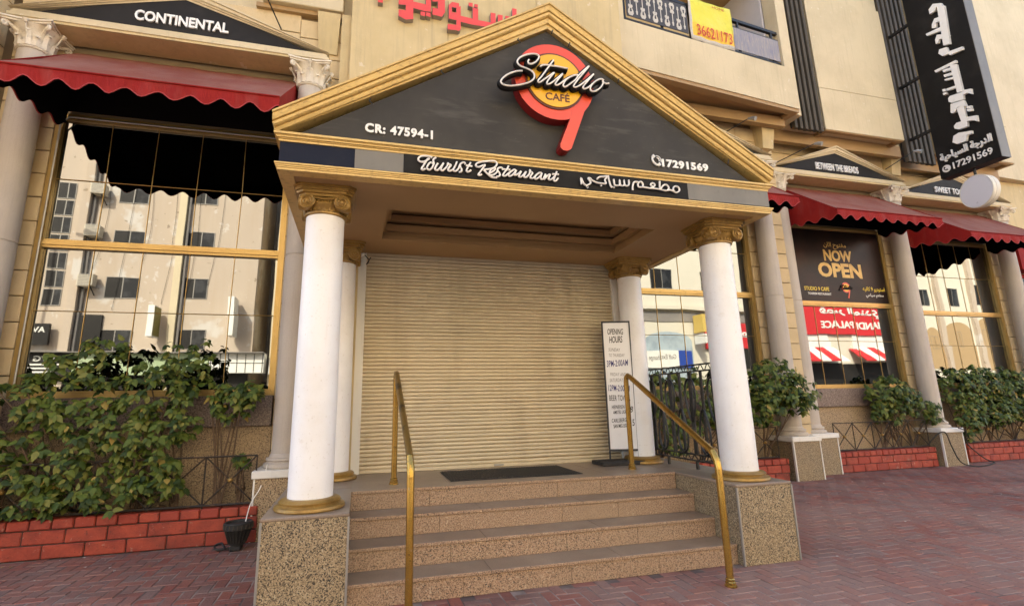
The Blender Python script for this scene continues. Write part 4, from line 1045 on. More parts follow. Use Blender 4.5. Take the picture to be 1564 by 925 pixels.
text('number', '36621173', (O.x, O.y, 8.245), bu, FZ, .86, .23, .003, 'banner_red', ban, .0)
O = BA + bu * 2.42 - bn * (-.004)
text('small_print', 'HOME', (O.x, O.y, 8.86), bu, FZ, .30, .05, .003, 'banner_red', ban, -.005)

# dark slatted screens
def screen(x0, x1, y, z0, z1, n, label):
    t = thing('slatted_screen', label, 'screen', ((x0 + x1) / 2, y, z0), 'dark slatted screens')
    obj('backing', G().box(x0, x1, y + .09, y + .11, z0 + .03, z1), 'slat_back', t)
    p = (x1 - x0) / n
    for k in range(n):
        obj('slat', G().cbox(x0 + k * p + .012, x0 + k * p + p * .62, y, y + .089, z0, z1, .006), 'slat_grey', t)
    return t
screen(8.64, 9.46, 7.70, 6.93, 12.0, 6, 'dark grey vertical slat screen right of the balcony')
screen(12.10, 13.02, 7.98, 6.68, 12.0, 6, 'dark grey vertical slat screen beside the tall black sign')

# red roman-free letters above the portico
rl = thing('red_letters', 'large red Arabic channel letters on the cream facade above the gable', 'lettering', (1.2, 6.6, 7.0))
for k, q in enumerate(RED):
    e = .0006 * (k % 5)
    o_ = obj('letter_stroke', G().prism_y(q, 6.615 - e, 6.699), ['letter_red', 'letter_grey'], rl)
    for p in o_.data.polygons:
        p.material_index = 0 if abs(p.normal.y) > .7 else 1

# ------------------------------------------------------------------ awnings
def awning(cx, yw, label, half=1.345, ztop=5.93, zf=4.87, out=1.40, val=.20, n_sc=9):
    t = thing('awning', label, 'awning', (cx, yw - .1, ztop), 'scalloped red awnings over the windows')
    yb, yf = yw - .082, yw - out
    x0, x1 = cx - half, cx + half
    def canopy(off, m, name):
        g = G()
        vs, fs = [], []
        nu, nv = 14, 8
        for j in range(nv + 1):
            for i in range(nu + 1):
                tt = j / nv
                sag = -.035 * math.sin(math.pi * tt) * (.6 + .4 * math.sin(math.pi * i / nu)) + .006 * math.sin(i * 2.1 + j)
                vs.append((x0 + off + (x1 - x0 - 2 * off) * i / nu, yb + (yf + off - yb) * tt, ztop + (zf - ztop) * tt + sag - off * 1.3))
        for j in range(nv):
            for i in range(nu):
                a = j * (nu + 1) + i
                fs.append((a, a + 1, a + nu + 2, a + nu + 1))
        return obj(name, g.add(vs, fs), m, t, 50, False)
    canopy(0, 'awning_top', 'canopy')
    canopy(.012, 'lining', 'lining')
    rise = .20
    def skirt(off, m, name):
        g = G()
        nsc, k = n_sc, 8
        # front valance
        N = nsc * k
        a = [(x0 + off + (x1 - x0 - 2 * off) * i / N, yf + off, zf - off) for i in range(N + 1)]
        bt = [(x0 + off + (x1 - x0 - 2 * off) * i / N, yf + off - .012 * math.sin(i * .9) * (off == 0), zf - val + .045 + .045 * math.cos(2 * math.pi * i / k) * 1.0 - off * .0) for i in range(N + 1)]
        g.add(a + bt, [(i, i + 1, N + 2 + i, N + 1 + i) for i in range(N)])
        # both sides: the triangle under the canopy edge and its scallops
        for x in (x0 + off, x1 - off):
            n2 = 4 * k
            tp = [(x, yf + off + (yb - yf - off) * i / n2, zf + (ztop - zf) * i / n2 - off * 1.3) for i in range(n2 + 1)]
            lo = [(x, yf + off + (yb - yf - off) * i / n2, zf - val + .045 + rise * i / n2 + .045 * math.cos(2 * math.pi * i / k)) for i in range(n2 + 1)]
            g.add(tp + lo, [(i, i + 1, n2 + 2 + i, n2 + 1 + i) for i in range(n2)])
        return obj(name, g, m, t, None, False), bt
    v, bt = skirt(0, 'awning_red', 'valance')
    skirt(.012, 'lining', 'valance_lining')
    obj('scallop_binding', G().tube([(x, y - .003, z) for x, y, z in bt], .006, 5), 'awning_edge', t, 60)
    for x in (x0, x1):
        lo = [(x, yf + (yb - yf) * i / 32, zf - val + .045 + rise * i / 32 + .045 * math.cos(2 * math.pi * i / 8)) for i in range(33)]
        obj('scallop_binding', G().tube(lo, .006, 5), 'awning_edge', t, 60)
    obj('front_welt', G().tube([(x0, yf - .004, zf), (x1, yf - .004, zf)], .012, 6), 'awning_red', t, 60)
    obj('shade_panel', G().box(x0 + .015, x1 - .015, yb - .045, yb - .035, 5.085, ztop - .06), 'lining', t)  # added black panel: paints in the deep shade on the wall above the window
    fr = G()
    fr.tube([(x0 + .03, yf + .03, zf - .05), (x1 - .03, yf + .03, zf - .05)], .014, 6)
    for x in (x0 + .03, x1 - .03, cx):
        fr.tube([(x, yf + .03, zf - .05), (x, yb, ztop - .10)], .014, 6)
    obj('frame', fr, 'lining', t, 60)
    return t
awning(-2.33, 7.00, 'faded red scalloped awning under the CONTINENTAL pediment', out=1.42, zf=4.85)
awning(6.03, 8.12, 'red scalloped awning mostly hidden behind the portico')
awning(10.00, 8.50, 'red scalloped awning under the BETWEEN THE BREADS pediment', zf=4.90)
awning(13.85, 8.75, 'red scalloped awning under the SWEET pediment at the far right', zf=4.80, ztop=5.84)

# ------------------------------------------------------------------ poster in the upper pane of the third bay
po = thing('now_open_poster', 'dark brown NOW OPEN poster filling the upper pane below the third awning', 'poster', (10.05, 8.48, 3.4))
obj('sheet', G().box(8.745, 11.355, 8.470, 8.500, 3.388, 5.005), 'poster', po)
text('arabic_print', arabic('مفتوح الان'), (10.08, 8.470, 4.66), FX, FZ, .62, .16, .003, 'poster_gold', po, .006)
text('now_print', 'NOW', (10.12, 8.470, 4.43), FX, FZ, .78, .26, .003, 'poster_gold', po, .035)
text('open_print', 'OPEN', (10.12, 8.470, 4.10), FX, FZ, 1.20, .33, .003, 'poster_gold', po, .04)
text('name_print', 'STUDIO 9 CAFE', (9.40, 8.470, 3.665), FX, FZ, .66, .085, .003, 'poster_yellow', po, .015)
text('tag_print', 'TOURISM RESTAURANT', (9.46, 8.470, 3.555), FX, FZ, .62, .050, .003, 'sign_white', po, .012)
text('arabic_name_print', arabic('استوديو 9 كافيه'), (10.98, 8.470, 3.70), FX, FZ, .62, .12, .003, 'poster_yellow', po, .01)
text('arabic_tag_print', arabic('مطعم سياحي'), (10.98, 8.470, 3.56), FX, FZ, .50, .10, .003, 'sign_white', po, .01)
obj('small_disc', G().disc_y(10.20, 3.72, .115, 8.464, 8.470, 28), 'sign_red', po)
obj('small_disc', G().disc_y(10.20, 3.72, .085, 8.461, 8.4638, 28), 'sign_yellow', po)
obj('small_tail', G().prism_y([(10.30, 3.70), (10.33, 3.74), (10.245, 3.48), (10.215, 3.49)], 8.465, 8.470), 'sign_red', po)
for st in STUDIO:
    pts = catmull([(10.20 + (x - 1.66) * .36, 8.458, 3.74 + (z - 4.40) * .36) for x, z in st], 2)
    obj('small_script', G().tube(pts, .009, 5), 'sign_black', po, 60)

# ------------------------------------------------------------------ tall blade sign and round light box
bs = thing('blade_sign', 'tall black projecting sign with white Arabic lettering and phone number', 'sign', (12.3, 6.9, 6.0))
BX = 12.20
YA, YB, ZB, ZT = 6.375, 7.49, 6.01, 13.5
obj('panel', G().cbox(BX, BX + .25, YA, YB, ZB, ZT, .006), 'sign_black', bs)
obj('street_edge', G().box(BX - .004, BX + .254, YA - .012, YA - .001, ZB + .002, ZT), 'grey_panel', bs)
SU, SV = (0, -1, 0), (0, 0, 1)
for k, q in enumerate(KUFI):
    e = .0007 * (k % 6)
    obj('letter_stroke', G().prism_x(q, BX - .060 - e, BX - .001), 'sign_white', bs)
text('class_lettering', arabic('الدرجة السياحية'), (BX, 6.93, 6.45), SU, SV, .96, .22, .035, 'sign_white', bs, .03)
pn = text('phone_lettering', '17291569', (BX, 6.85, 6.205), SU, SV, .72, .148, .015, 'sign_white', bs, .015)
obj('phone_disc', G().prism_x([(7.34 + .08 * math.cos(2 * math.pi * k / 28), 6.20 + .08 * math.sin(2 * math.pi * k / 28)) for k in range(28)], BX - .015, BX + .001), 'sign_white', bs)
handset((BX - .015, 7.34, 6.20), .08, SU, SV, 'sign_black', bs)
for z in (7.20, 8.55, 9.95, 11.4):
    obj('bracket', G().box(BX + .06, BX + .12, YB, 7.985, z, z + .06), 'iron', bs)
ds = thing('round_light_box', 'blank white round light box hanging under the tall black sign', 'light box', (12.2, 6.9, 5.5))
dn = []
for k in range(40):
    a = 2 * math.pi * k / 40
    dn.append((.328 * math.cos(a), .336 * math.sin(a)))
def dsk(off, s=1.0):
    ang = R(-9)
    out = []
    for a, b in dn:
        p = Vector((math.sin(ang) * a * s, -math.cos(ang) * a * s, b * s))
        nrm = Vector((-math.cos(ang), -math.sin(ang), 0))
        p = Vector((12.20, 6.915, 5.495)) + p + nrm * off
        out.append(p)
    return out
obj('drum', G().extrude(dsk(-.17), dsk(.0)), 'disc_side', ds, 40)
obj('face', G().extrude(dsk(.0005, .97), dsk(.006, .97)), 'white_disc', ds, 40)
obj('rim', G().tube(dsk(.0, 1.005), .010, 6, None, None, True).tube(dsk(-.085, 1.0), .008, 5, None, None, True), 'disc_side', ds, 60)
obj('hanger', G().tube([(12.30, 6.92, 5.80), (12.30, 6.92, 6.01)], .025, 8), 'iron', ds, 60)

# ================================================================== planters, fences, shrubs
rb = random.Random(5)
def planter(x0, x1, yf, yb, label, L=.365, end_left=False, end_right=False):
    t = thing('brick_planter', label, 'planter', ((x0 + x1) / 2, yf, 0), 'red brick planters')
    obj('mortar_bed', G().box(x0 + .012, x1 - .012, yf + .014, yf + .16, 0, .352), 'mortar', t)
    obj('soil', G().box(x0 + .02, x1 - .02, yf + .1605, yb, 0, .325), 'soil', t)
    for row in range(2):
        z0 = .004 + row * .136
        x = x0 - (L * .5 if row else 0)
        while x < x1 - .02:
            a, b = max(x, x0), min(x + L, x1)
            if b - a > .05:
                obj('brick', G().cbox(a + .005, b - .005, yf + rb.uniform(-.004, .004), yf + .09, z0 + rb.uniform(0, .003), z0 + .127, .008), rb.choice(['brick_a', 'brick_a', 'brick_b']), t)
            x += L
    x = x0
    w = L * .52
    while x < x1 - .03:
        b = min(x + w, x1)
        obj('brick', G().cbox(x + .005, b - .005, yf - .008 + rb.uniform(-.005, .005), yf + .19, .279, .372 + rb.uniform(-.004, .004), .010), rb.choice(['brick_a', 'brick_b', 'brick_a']), t)
        x += w
    return t
planter(-4.44, -1.02, 6.41, 6.95, 'long red brick planter left of the steps under the CONTINENTAL window')
planter(3.95, 7.28, 7.62, 8.06, 'red brick planter half hidden behind the right portico column', .30)
planter(8.82, 11.28, 8.02, 8.44, 'red brick planter under the NOW OPEN window', .29)
planter(12.42, 15.1, 8.19, 8.69, 'red brick planter at the far right under the SWEET window', .29)

def fence(x0, x1, y, label, step=.52, z0=.395, z1=.90):
    t = thing('cross_fence', label, 'fence', ((x0 + x1) / 2, y, z0), 'iron cross fences on the planters')
    n = max(1, int(round((x1 - x0) / step)))
    p = (x1 - x0) / n
    obj('top_rail', G().tube([(x0, y, z1), (x1, y, z1)], .010, 6), 'rust_iron', t)
    obj('bottom_rail', G().tube([(x0, y, z0), (x1, y, z0)], .014, 6), 'rust_iron', t)
    for k in range(n + 1):
        obj('post', G().tube([(x0 + k * p, y + .001, .335), (x0 + k * p, y + .001, z1)], .009, 6), 'rust_iron', t)
    for k in range(n):
        a = x0 + k * p
        obj('cross_bar', G().tube([(a, y - .004, z0), (a + p, y - .004, z1)], .0085, 5), 'rust_iron', t)
        obj('cross_bar', G().tube([(a, y + .005, z1), (a + p, y + .005, z0)], .0085, 5), 'rust_iron', t)
        c = (a + p / 2, (z0 + z1) / 2)
        s = G()
        for i in range(1):
            s.lathe([(.001, c[1] - .030), (.018, c[1] - .024), (.029, c[1] - .008), (.029, c[1] + .008), (.018, c[1] + .024), (.001, c[1] + .030)], c[0], y, 12)
        obj('gold_ball', s, 'gold_dark', t, 60)
    return t
fence(-4.20, -1.08, 6.48, 'brown iron cross fence on the left planter behind the shrub', .52)
fence(5.6, 7.16, 7.70, 'iron cross fence seen right of the white portico column', .52)
fence(8.86, 11.24, 8.10, 'iron cross fence under the NOW OPEN window', .52)
fence(12.5, 15.0, 8.28, 'iron cross fence on the far right planter', .52)

# ---- shrubs
def leaf_mesh(k, L=1.0):
    g = G()
    out = [(0, 0), (.27, .14), (.34, .36), (.21, .70), (0, 1.06), (-.21, .70), (-.34, .36), (-.27, .14)]
    v = [(x, y, -.25 * abs(x) - .18 * y * y + .02) for x, y in out] + [(0, .45, .02 - .18 * .2)]
    f = [(8, i, (i + 1) % 8) for i in range(8)]
    g.add(v, f)
    return g
LM = [leaf_mesh(k).mesh('leaf', 'leaf%d' % k, 60, False) for k in range(6)]
LV = leaf_mesh(0)
def leaf_mat(rr, pos):
    return rr.choices(range(6), (6, 5, 5, 3, 4, .35))[0]
def shrub(name_label, blobs, roots, seed, n_cl, size, keep, yfront, stemz=.33, group='shrubs in the planters'):
    """blobs: ellipsoids (cx,cy,cz,rx,ry,rz); leaves stand in whorls near the surface of the blobs"""
    rr = random.Random(seed)
    t = thing('leafy_shrub', name_label, 'shrub', (blobs[0][0], blobs[0][1], stemz), group)
    items = []
    tot = sum(b[3] * b[5] for b in blobs)
    tips = []
    for b in blobs:
        n = max(3, int(n_cl * b[3] * b[5] / tot))
        for _ in range(n):
            while True:
                d = Vector((rr.gauss(0, 1), rr.gauss(0, 1), rr.gauss(0, 1)))
                if d.length > .1:
                    d.normalize()
                    if d.y < .55:
                        break
            rad = rr.uniform(.62, 1.0) if rr.random() < .75 else rr.uniform(.25, .62)
            c = Vector((b[0] + d.x * b[3] * rad, b[1] + d.y * b[4] * rad, b[2] + d.z * b[5] * rad))
            if c.y > yfront[1]:
                c.y = yfront[1] - rr.uniform(0, .1)
            if c.z < .42:
                continue
            ax = Vector((d.x * .7, d.y * .9 - .45, abs(d.z) * .5 + rr.uniform(.1, .8))).normalized()
            tips.append((c, ax))
            nl = rr.randint(6, 10)
            ph = rr.uniform(0, 6.28)
            side = ax.cross(Vector((0, 0, 1)))
            if side.length < .1:
                side = Vector((1, 0, 0))
            side.normalize()
            oth = ax.cross(side)
            for i in range(nl):
                a = ph + i * 2.4
                spread = .55 + .5 * (1 - i / nl)
                dr = (ax * (1 - spread) + (side * math.cos(a) + oth * math.sin(a)) * spread)
                dr.z -= rr.uniform(.35, .95)
                dr.normalize()
                nrm = (ax * .9 + Vector((0, -.35, .7)) + Vector((rr.uniform(-.4, .4), rr.uniform(-.3, .3), rr.uniform(-.3, .3)))).normalized()
                xax = dr.cross(nrm)
                if xax.length < .05:
                    continue
                xax.normalize()
                zax = xax.cross(dr)
                s = size * rr.uniform(.45, 1.3)
                base = c + ax * (i / nl) * size * .7 + dr * size * .12
                items.append((base, xax, dr, zax, s, leaf_mat(rr, base)))
    # the leaves nearest the street are parts of their own, the ones behind them one mass
    order = sorted(range(len(items)), key=lambda i: items[i][0].y - items[i][4] * .8 + rr.uniform(0, .10))
    solo = set(order[:keep])
    fol = G()
    for i, (p, xa, ya, za, s, m) in enumerate(items):
        if i in solo:
            o = obj('leaf', LM[m], parent=t)
            mw = Matrix(((xa.x * s, ya.x * s, za.x * s, p.x), (xa.y * s, ya.y * s, za.y * s, p.y), (xa.z * s, ya.z * s, za.z * s, p.z), (0, 0, 0, 1)))
            o.matrix_basis = mw
        else:
            fol.cur = m
            fol.add([p + xa * v[0] * s + ya * v[1] * s + za * v[2] * s for v in LV.v], LV.f)
    if fol.f:
        fo = obj('foliage', fol, ['leaf%d' % k for k in range(6)], t, 60, False)
        fo['kind'] = 'stuff'
    # branches from the roots to some of the whorls
    for (rx, ry) in roots:
        mine = [q for q in tips if abs(q[0].x - rx) < 1.0]
        rr.shuffle(mine)
        g = G()
        for c, ax in mine[:7]:
            a = Vector((rx + rr.uniform(-.04, .04), ry, stemz))
            mid = a.lerp(c, .5) + Vector((rr.uniform(-.08, .08), rr.uniform(0, .08), -.05))
            mid.x = a.x + (mid.x - a.x) * .7
            pts = catmull([a, a.lerp(mid, .5) + Vector((0, .02, .06)), mid, c], 3)
            m_ = len(pts)
            g.tube(pts, [.013 * (1 - .7 * k / m_) + .002 for k in range(m_)], 6)
        if g.f:
            obj('stem', g, 'stem', t, 60)
    return t
shrub('tall broad leafy shrub at the left edge in front of the CONTINENTAL window',
      [(-3.95, 6.58, 1.55, .42, .30, .42), (-3.50, 6.55, 1.35, .48, .30, .52), (-3.05, 6.60, 1.55, .42, .30, .58), (-2.80, 6.62, 1.95, .30, .22, .34), (-3.55, 6.48, .82, .40, .26, .38), (-2.98, 6.50, .86, .34, .24, .36), (-3.95, 6.5, .9, .35, .25, .45), (-3.35, 6.44, .60, .50, .20, .24), (-2.72, 6.52, 1.15, .26, .22, .48), (-2.80, 6.46, .62, .34, .2, .24)],
      [(-3.6, 6.72), (-3.1, 6.72), (-2.85, 6.74)], 31, 390, .080, 295, (6.2, 6.83))
shrub('leafy shrub in the middle of the left planter reaching over the window sill',
      [(-2.22, 6.60, 1.62, .36, .28, .46), (-1.92, 6.62, 1.90, .32, .26, .36), (-2.42, 6.54, 1.15, .30, .26, .48), (-2.15, 6.50, .92, .32, .24, .40), (-2.50, 6.44, .58, .34, .20, .24), (-2.10, 6.46, .60, .30, .18, .22), (-1.90, 6.58, 1.38, .20, .22, .34)],
      [(-2.3, 6.72), (-1.95, 6.74)], 32, 290, .078, 295, (6.2, 6.83))
shrub('small spindly shrub by the right end of the left planter',
      [(-1.42, 6.62, 1.50, .24, .18, .22), (-1.22, 6.60, 1.58, .16, .16, .15)], [(-1.50, 6.70)], 33, 62, .076, 200, (6.3, 6.83))
shrub('thin young shrub seedling inside the left cross fence', [(-1.27, 6.66, .84, .09, .07, .10)], [(-1.26, 6.70)], 34, 9, .07, 60, (6.4, 6.8))
shrub('round dark green shrub right of the white portico column',
      [(7.10, 7.50, 1.62, .55, .36, .50), (7.50, 7.46, 1.45, .34, .28, .36), (6.80, 7.5, 1.3, .35, .3, .4)], [(7.0, 7.85)], 35, 300, .086, 290, (7.0, 7.95))
shrub('sprawling shrub behind the wrought iron railing',
      [(4.75, 7.55, 1.55, .50, .30, .42), (5.45, 7.6, 1.35, .55, .30, .60), (6.1, 7.6, 1.35, .45, .30, .6), (4.9, 7.6, .9, .5, .28, .45)], [(4.9, 7.85), (5.7, 7.85)], 36, 260, .086, 150, (7.1, 7.95))
shrub('bushy shrub before the NOW OPEN window',
      [(10.55, 8.18, 1.42, .58, .30, .38), (10.95, 8.2, 1.25, .36, .28, .30), (10.35, 8.2, 1.1, .36, .26, .28), (11.42, 8.1, 1.08, .20, .16, .30)], [(10.7, 8.28), (10.3, 8.3), (11.1, 8.3)], 37, 300, .084, 290, (7.7, 8.38))
shrub('wide dense shrub at the far right under the SWEET window',
      [(12.75, 8.35, 1.45, .62, .34, .50), (13.4, 8.38, 1.60, .60, .34, .45), (14.1, 8.38, 1.55, .62, .34, .45), (14.9, 8.38, 1.5, .62, .34, .45), (12.65, 8.25, .85, .36, .26, .42), (13.5, 8.3, 1.05, .7, .3, .35), (14.5, 8.3, 1.05, .7, .3, .35)],
      [(12.8, 8.5), (13.6, 8.5), (14.4, 8.5)], 38, 640, .086, 295, (7.8, 8.62))

# fallen leaves and scraps lying on the paving and in the planter
rf = random.Random(77)
lf = G()
for k in range(46):
    x, y = (rf.uniform(-3.6, -.75), rf.uniform(5.6, 6.36)) if k < 24 else (rf.uniform(4.0, 9.0), rf.uniform(4.0, 7.4))
    if footprint(x, y):
        continue
    a, s = rf.uniform(0, 6.28), rf.uniform(.02, .045)
    lf.cur = rf.choice((0, 1, 1))
    lf.add([(x + s * math.cos(a) * p[0] - s * math.sin(a) * p[1], y + s * math.sin(a) * p[0] + s * math.cos(a) * p[1], .004 + s * p[2]) for p in ((0, -.5, .0), (.35, 0, .12), (0, .5, .02), (-.35, 0, .1))], [(0, 1, 2), (0, 2, 3)])
fl = obj('leaf_litter', lf, ['leaf5', 'cloth_pale'], None, None, False)
fl['kind'] = 'stuff'
fl['label'] = 'dry leaves and paper scraps scattered on the paving'
fl['category'] = 'litter'

# ------------------------------------------------------------------ well light, cables, small spotlights
wl_ = thing('ground_floodlight', 'black ribbed bucket floodlight leaning at the end of the left planter', 'floodlight', (-1.16, 6.16, 0))
cxl, cyl = -1.16, 6.17
obj('housing', G().lathe([(.05, .07), (.062, .05), (.075, .055), (.085, .10), (.118, .195), (.132, .205)], cxl, cyl, 28), 'black_rubber', wl_, 40)
obj('rim', G().lathe([(.128, .2055), (.138, .207), (.140, .262), (.130, .272), (.118, .268), (.112, .25)], cxl, cyl, 32), 'black_rubber', wl_, 35)
for k in range(22):
    a = 2 * math.pi * k / 22
    obj('rib', G().tube([(cxl + .083 * math.cos(a), cyl + .083 * math.sin(a), .075), (cxl + .128 * math.cos(a), cyl + .128 * math.sin(a), .203)], .0062, 5), 'black_rubber', wl_)
    obj('rim_fin', G().tube([(cxl + .1405 * math.cos(a), cyl + .1405 * math.sin(a), .212), (cxl + .1415 * math.cos(a), cyl + .1415 * math.sin(a), .256)], .0045, 5), 'slat_grey', wl_)
obj('bracket', G().cbox(cxl - .06, cxl + .05, cyl - .07, cyl + .06, .001, .05, .01), 'black_rubber', wl_)
obj('cable', G().tube(catmull([(cxl - .06, cyl - .02, .03), (cxl - .17, cyl - .03, .02), (cxl - .22, cyl + .05, .04), (cxl - .15, cyl + .02, .07), (cxl - .1, cyl - .05, .03)], 5), .011, 6), 'black_rubber', wl_, 60)
wc = obj('white_cable', G().tube(catmull([(-1.10, 6.20, .262), (-1.08, 6.30, .42), (-1.02, 6.42, .55), (-.985, 6.46, .70), (-.965, 6.44, .80)], 5), .006, 6), 'sign_white', None, 60)
tag(wc, 'thin white cable running from the floodlight up the left pilaster plinth', 'cable')
hc = obj('black_hose', G().tube(catmull([(11.05, 8.02, .40), (11.2, 7.9, .62), (11.38, 7.86, .66), (11.45, 7.84, .40), (11.55, 7.80, .10), (11.75, 7.72, .018), (12.05, 7.70, .016), (12.5, 7.86, .016), (12.75, 7.98, .016), (12.6, 8.05, .10), (12.25, 8.08, .40), (11.95, 7.86, .66), (11.7, 7.82, .74)], 6), .012, 7), 'black_rubber', None, 60)
tag(hc, 'black cable looping down the plinth onto the paving by the third pilaster', 'cable')
def spot(p0, p1, label):
    t = thing('spotlight', label, 'spotlight', p0, 'small arm spotlights over the pediments')
    obj('arm', G().tube([p0, p1], .010, 6), 'iron', t)
    d = (Vector(p1) - Vector(p0)).normalized()
    p1 = Vector(p1)
    obj('lamp_head', G().tube([p1 - d * .02, p1 + Vector((.02, -.04, -.02)), p1 + Vector((.05, -.11, -.06))], [.02, .035, .045], 10), 'lamp_metal', t, 40)
spot((-1.25, 6.80, 6.10 + .55), (-1.42, 6.25, 6.82), 'small spotlight on a thin arm above the CONTINENTAL pediment')
spot((6.80, 7.80, 6.55), (7.22, 7.42, 6.78), 'small spotlight on an arm just right of the portico gable')
spot((8.30, 7.95, 6.22), (8.86, 7.50, 6.48), 'small spotlight on an arm left of the BETWEEN THE BREADS pediment')
spot((11.35, 8.0, 6.40), (11.75, 7.6, 6.70), 'small spotlight on an arm right of the BETWEEN THE BREADS pediment')
cv_ = thing('camera_unit', 'small white security camera by the rear left capital under the soffit', 'camera', (.02, 6.0, 3.1))
obj('body', G().tube([(-.02, 5.98, 3.17), (-.05, 5.88, 3.13)], .032, 10), 'sign_white', cv_, 40)
obj('mount', G().tube([(-.02, 6.0, 3.17), (.0, 6.11, 3.20)], .012, 6), 'iron', cv_)
obj('wire', G().tube(catmull([(.0, 6.0, 3.18), (.06, 5.97, 3.10), (.03, 5.98, 3.05), (.08, 5.98, 3.14)], 4), .006, 5), 'iron', cv_)

# ================================================================== across the street (seen in the mirrored windows)
YO = -16.0
def block(name, label, x0, x1, h, m, depth=12):
    t = thing(name, label, 'building', ((x0 + x1) / 2, YO - depth / 2, 0))
    obj('wall', G().box(x0, x1, YO - depth, YO, 0, h), m, t)
    return t
def opp_window(t, x0, x1, z0, z1, open_=.5):
    f = G()
    for a in ((x0 - .03, x0, z0 - .03, z1 + .03), (x1, x1 + .03, z0 - .03, z1 + .03), (x0, x1, z1, z1 + .03), (x0, x1, z0 - .03, z0)):
        f.box(a[0], a[1], YO - .02, YO + .035, a[2], a[3])
    m = x0 + (x1 - x0) * open_
    f.box(m - .022, m + .022, YO + .004, YO + .03, z0, z1)
    w = obj('window', f, 'opp_frame', t)
    obj('pane', G().box(x0 + .001, m - .031, YO + .002, YO + .012, z0 + .001, z1 - .001), 'opp_dark', w)
    obj('pane', G().box(m + .031, x1 - .001, YO + .005, YO + .015, z0 + .001, z1 - .001), 'opp_glass', w)
    return w
A = block('beige_building', 'peeling beige apartment building opposite, mirrored in the left window', -21, -5.70, 19, 'opp_a')
for (x0, x1, z0, z1) in [(-12.85, -11.50, 12.35, 13.3), (-9.30, -8.08, 12.5, 13.5), (-12.82, -11.43, 9.82, 10.68), (-9.33, -8.08, 9.90, 10.8), (-12.92, -11.45, 7.06, 8.12), (-9.39, -8.12, 7.12, 8.2), (-12.82, -11.45, 4.25, 5.31), (-9.33, -8.09, 4.42, 5.43), (-12.85, -11.5, 15.0, 16.0), (-9.3, -8.08, 15.0, 16.0)]:
    opp_window(A, x0, x1, z0, z1, .5)
for k, z in enumerate((13.2, 12.25, 11.3, 10.35, 9.4, 8.45, 7.5)):
    if z < 12.4 or z > 12.4:
        opp_window(A, -15.62, -14.85, z - .86, z - .06, .55)
for x, w, d in ((-14.18, .36, .40), (-9.62, .34, .34)):
    obj('rain_pier', G().box(x - w / 2, x + w / 2, YO - .01, YO + d, 2.2, 18.5), 'opp_b' if x > -10 else 'opp_a', A)
    obj('drain_pipe', G().tube([(x + w / 2 + .11, YO + .12, 2.2), (x + w / 2 + .11, YO + .12, 18.0)], .075, 8), 'opp_grey', A)
obj('recess_wall', G().box(-5.69, -4.86, YO - 10, YO - 4, 0, 19), 'opp_grey', A)
for k in range(6):
    x = -13.6 + k * 1.1
    rr = random.Random(k)
    obj('wire', G().tube(catmull([(x, YO + .05, 6 + rr.random() * 3), (x + .3, YO + .07, 9 + rr.random() * 2), (x + .1 + rr.random() * .4, YO + .05, 13.5)], 4), .009, 4), 'opp_dark', A)
for (x0, x1, z0, z1) in ((-13.98, -13.35, 12.5, 13.1), (-13.95, -13.28, 10.17, 10.75), (-13.98, -13.28, 7.55, 8.15)):
    t = thing('air_conditioner', 'boxy cream window air conditioner on the beige building %s' % ('at the top' if z0 > 12 else 'in the middle' if z0 > 9 else 'at the bottom, yellowed'), 'air conditioner', (x0, YO, z0), 'air conditioners on the beige building')
    obj('casing', G().cbox(x0, x1, YO + .15, YO + .62, z0, z1, .02), 'ac', t)
    g = G()
    for k in range(8):
        g.box(x0 + .06, x1 - .06, YO + .622, YO + .636, z0 + .06 + k * .075, z0 + .09 + k * .075)
    obj('grille', g, 'opp_frame', t)
    obj('support', G().tube([(x0 + .1, YO, z0 - .02), (x0 + .1, YO + .6, z0 - .02)], .025, 5).tube([(x1 - .1, YO, z0 - .4), (x1 - .1, YO + .6, z0 - .02)], .025, 5), 'opp_dark', t)
def blade(x, z0, z1, w, m, label, txt=None):
    t = thing('hanging_sign', label, 'sign', (x, YO + .5, z0))
    obj('box', G().box(x - .14, x + .14, YO + .25, YO + .25 + w, z0, z1), 'opp_white', t)
    obj('face', G().box(x + .141, x + .15, YO + .29, YO + .21 + w, z0 + .05, z1 - .05), m, t)
    obj('arm', G().tube([(x, YO, z1 - .3), (x, YO + .25, z1 - .3)], .03, 5).tube([(x, YO, z0 + .3), (x, YO + .25, z0 + .3)], .03, 5), 'opp_dark', t)
    return t
blade(-10.3, 4.95, 6.45, .95, 'opp_olive', 'olive and white hanging sign on the beige building')
blade(-6.6, 5.0, 7.05, 1.0, 'opp_white', 'white hanging sign on the beige building near its corner')
av = thing('dark_shop_sign', 'dark shop sign reading AVG by the left edge of the left window reflection', 'sign', (-15.4, YO + .3, 4.6))
obj('board', G().box(-15.9, -14.85, YO + .25, YO + .40, 4.55, 5.60), 'opp_dark', av)
text('letters', 'AVG', (-15.38, YO + .40, 5.30), (-1, 0, 0), FZ, .75, .28, .01, 'opp_white', av, .02)
sf_ = thing('shop_front', 'row of shop fronts with white fascia under the beige building', 'shop front', (-10, YO + .6, 0))
obj('glazing', G().box(-20.9, -5.8, YO + .05, YO + .30, 0, 3.1), 'opp_dark', sf_)
for (a, b, m) in ((-20.9, -15.9, 'opp_dark'), (-15.85, -13.5, 'opp_dark'), (-13.45, -10.2, 'opp_green'), (-10.15, -7.6, 'opp_green'), (-7.55, -4.9, 'opp_white')):
    obj('fascia', G().box(a, b, YO + .05, YO + .85, 3.1, 4.12), m, sf_)
text('fascia_letters', 'AVG', (-14.6, YO + .852, 3.85), (-1, 0, 0), FZ, .9, .25, .01, 'opp_white', sf_, .02)
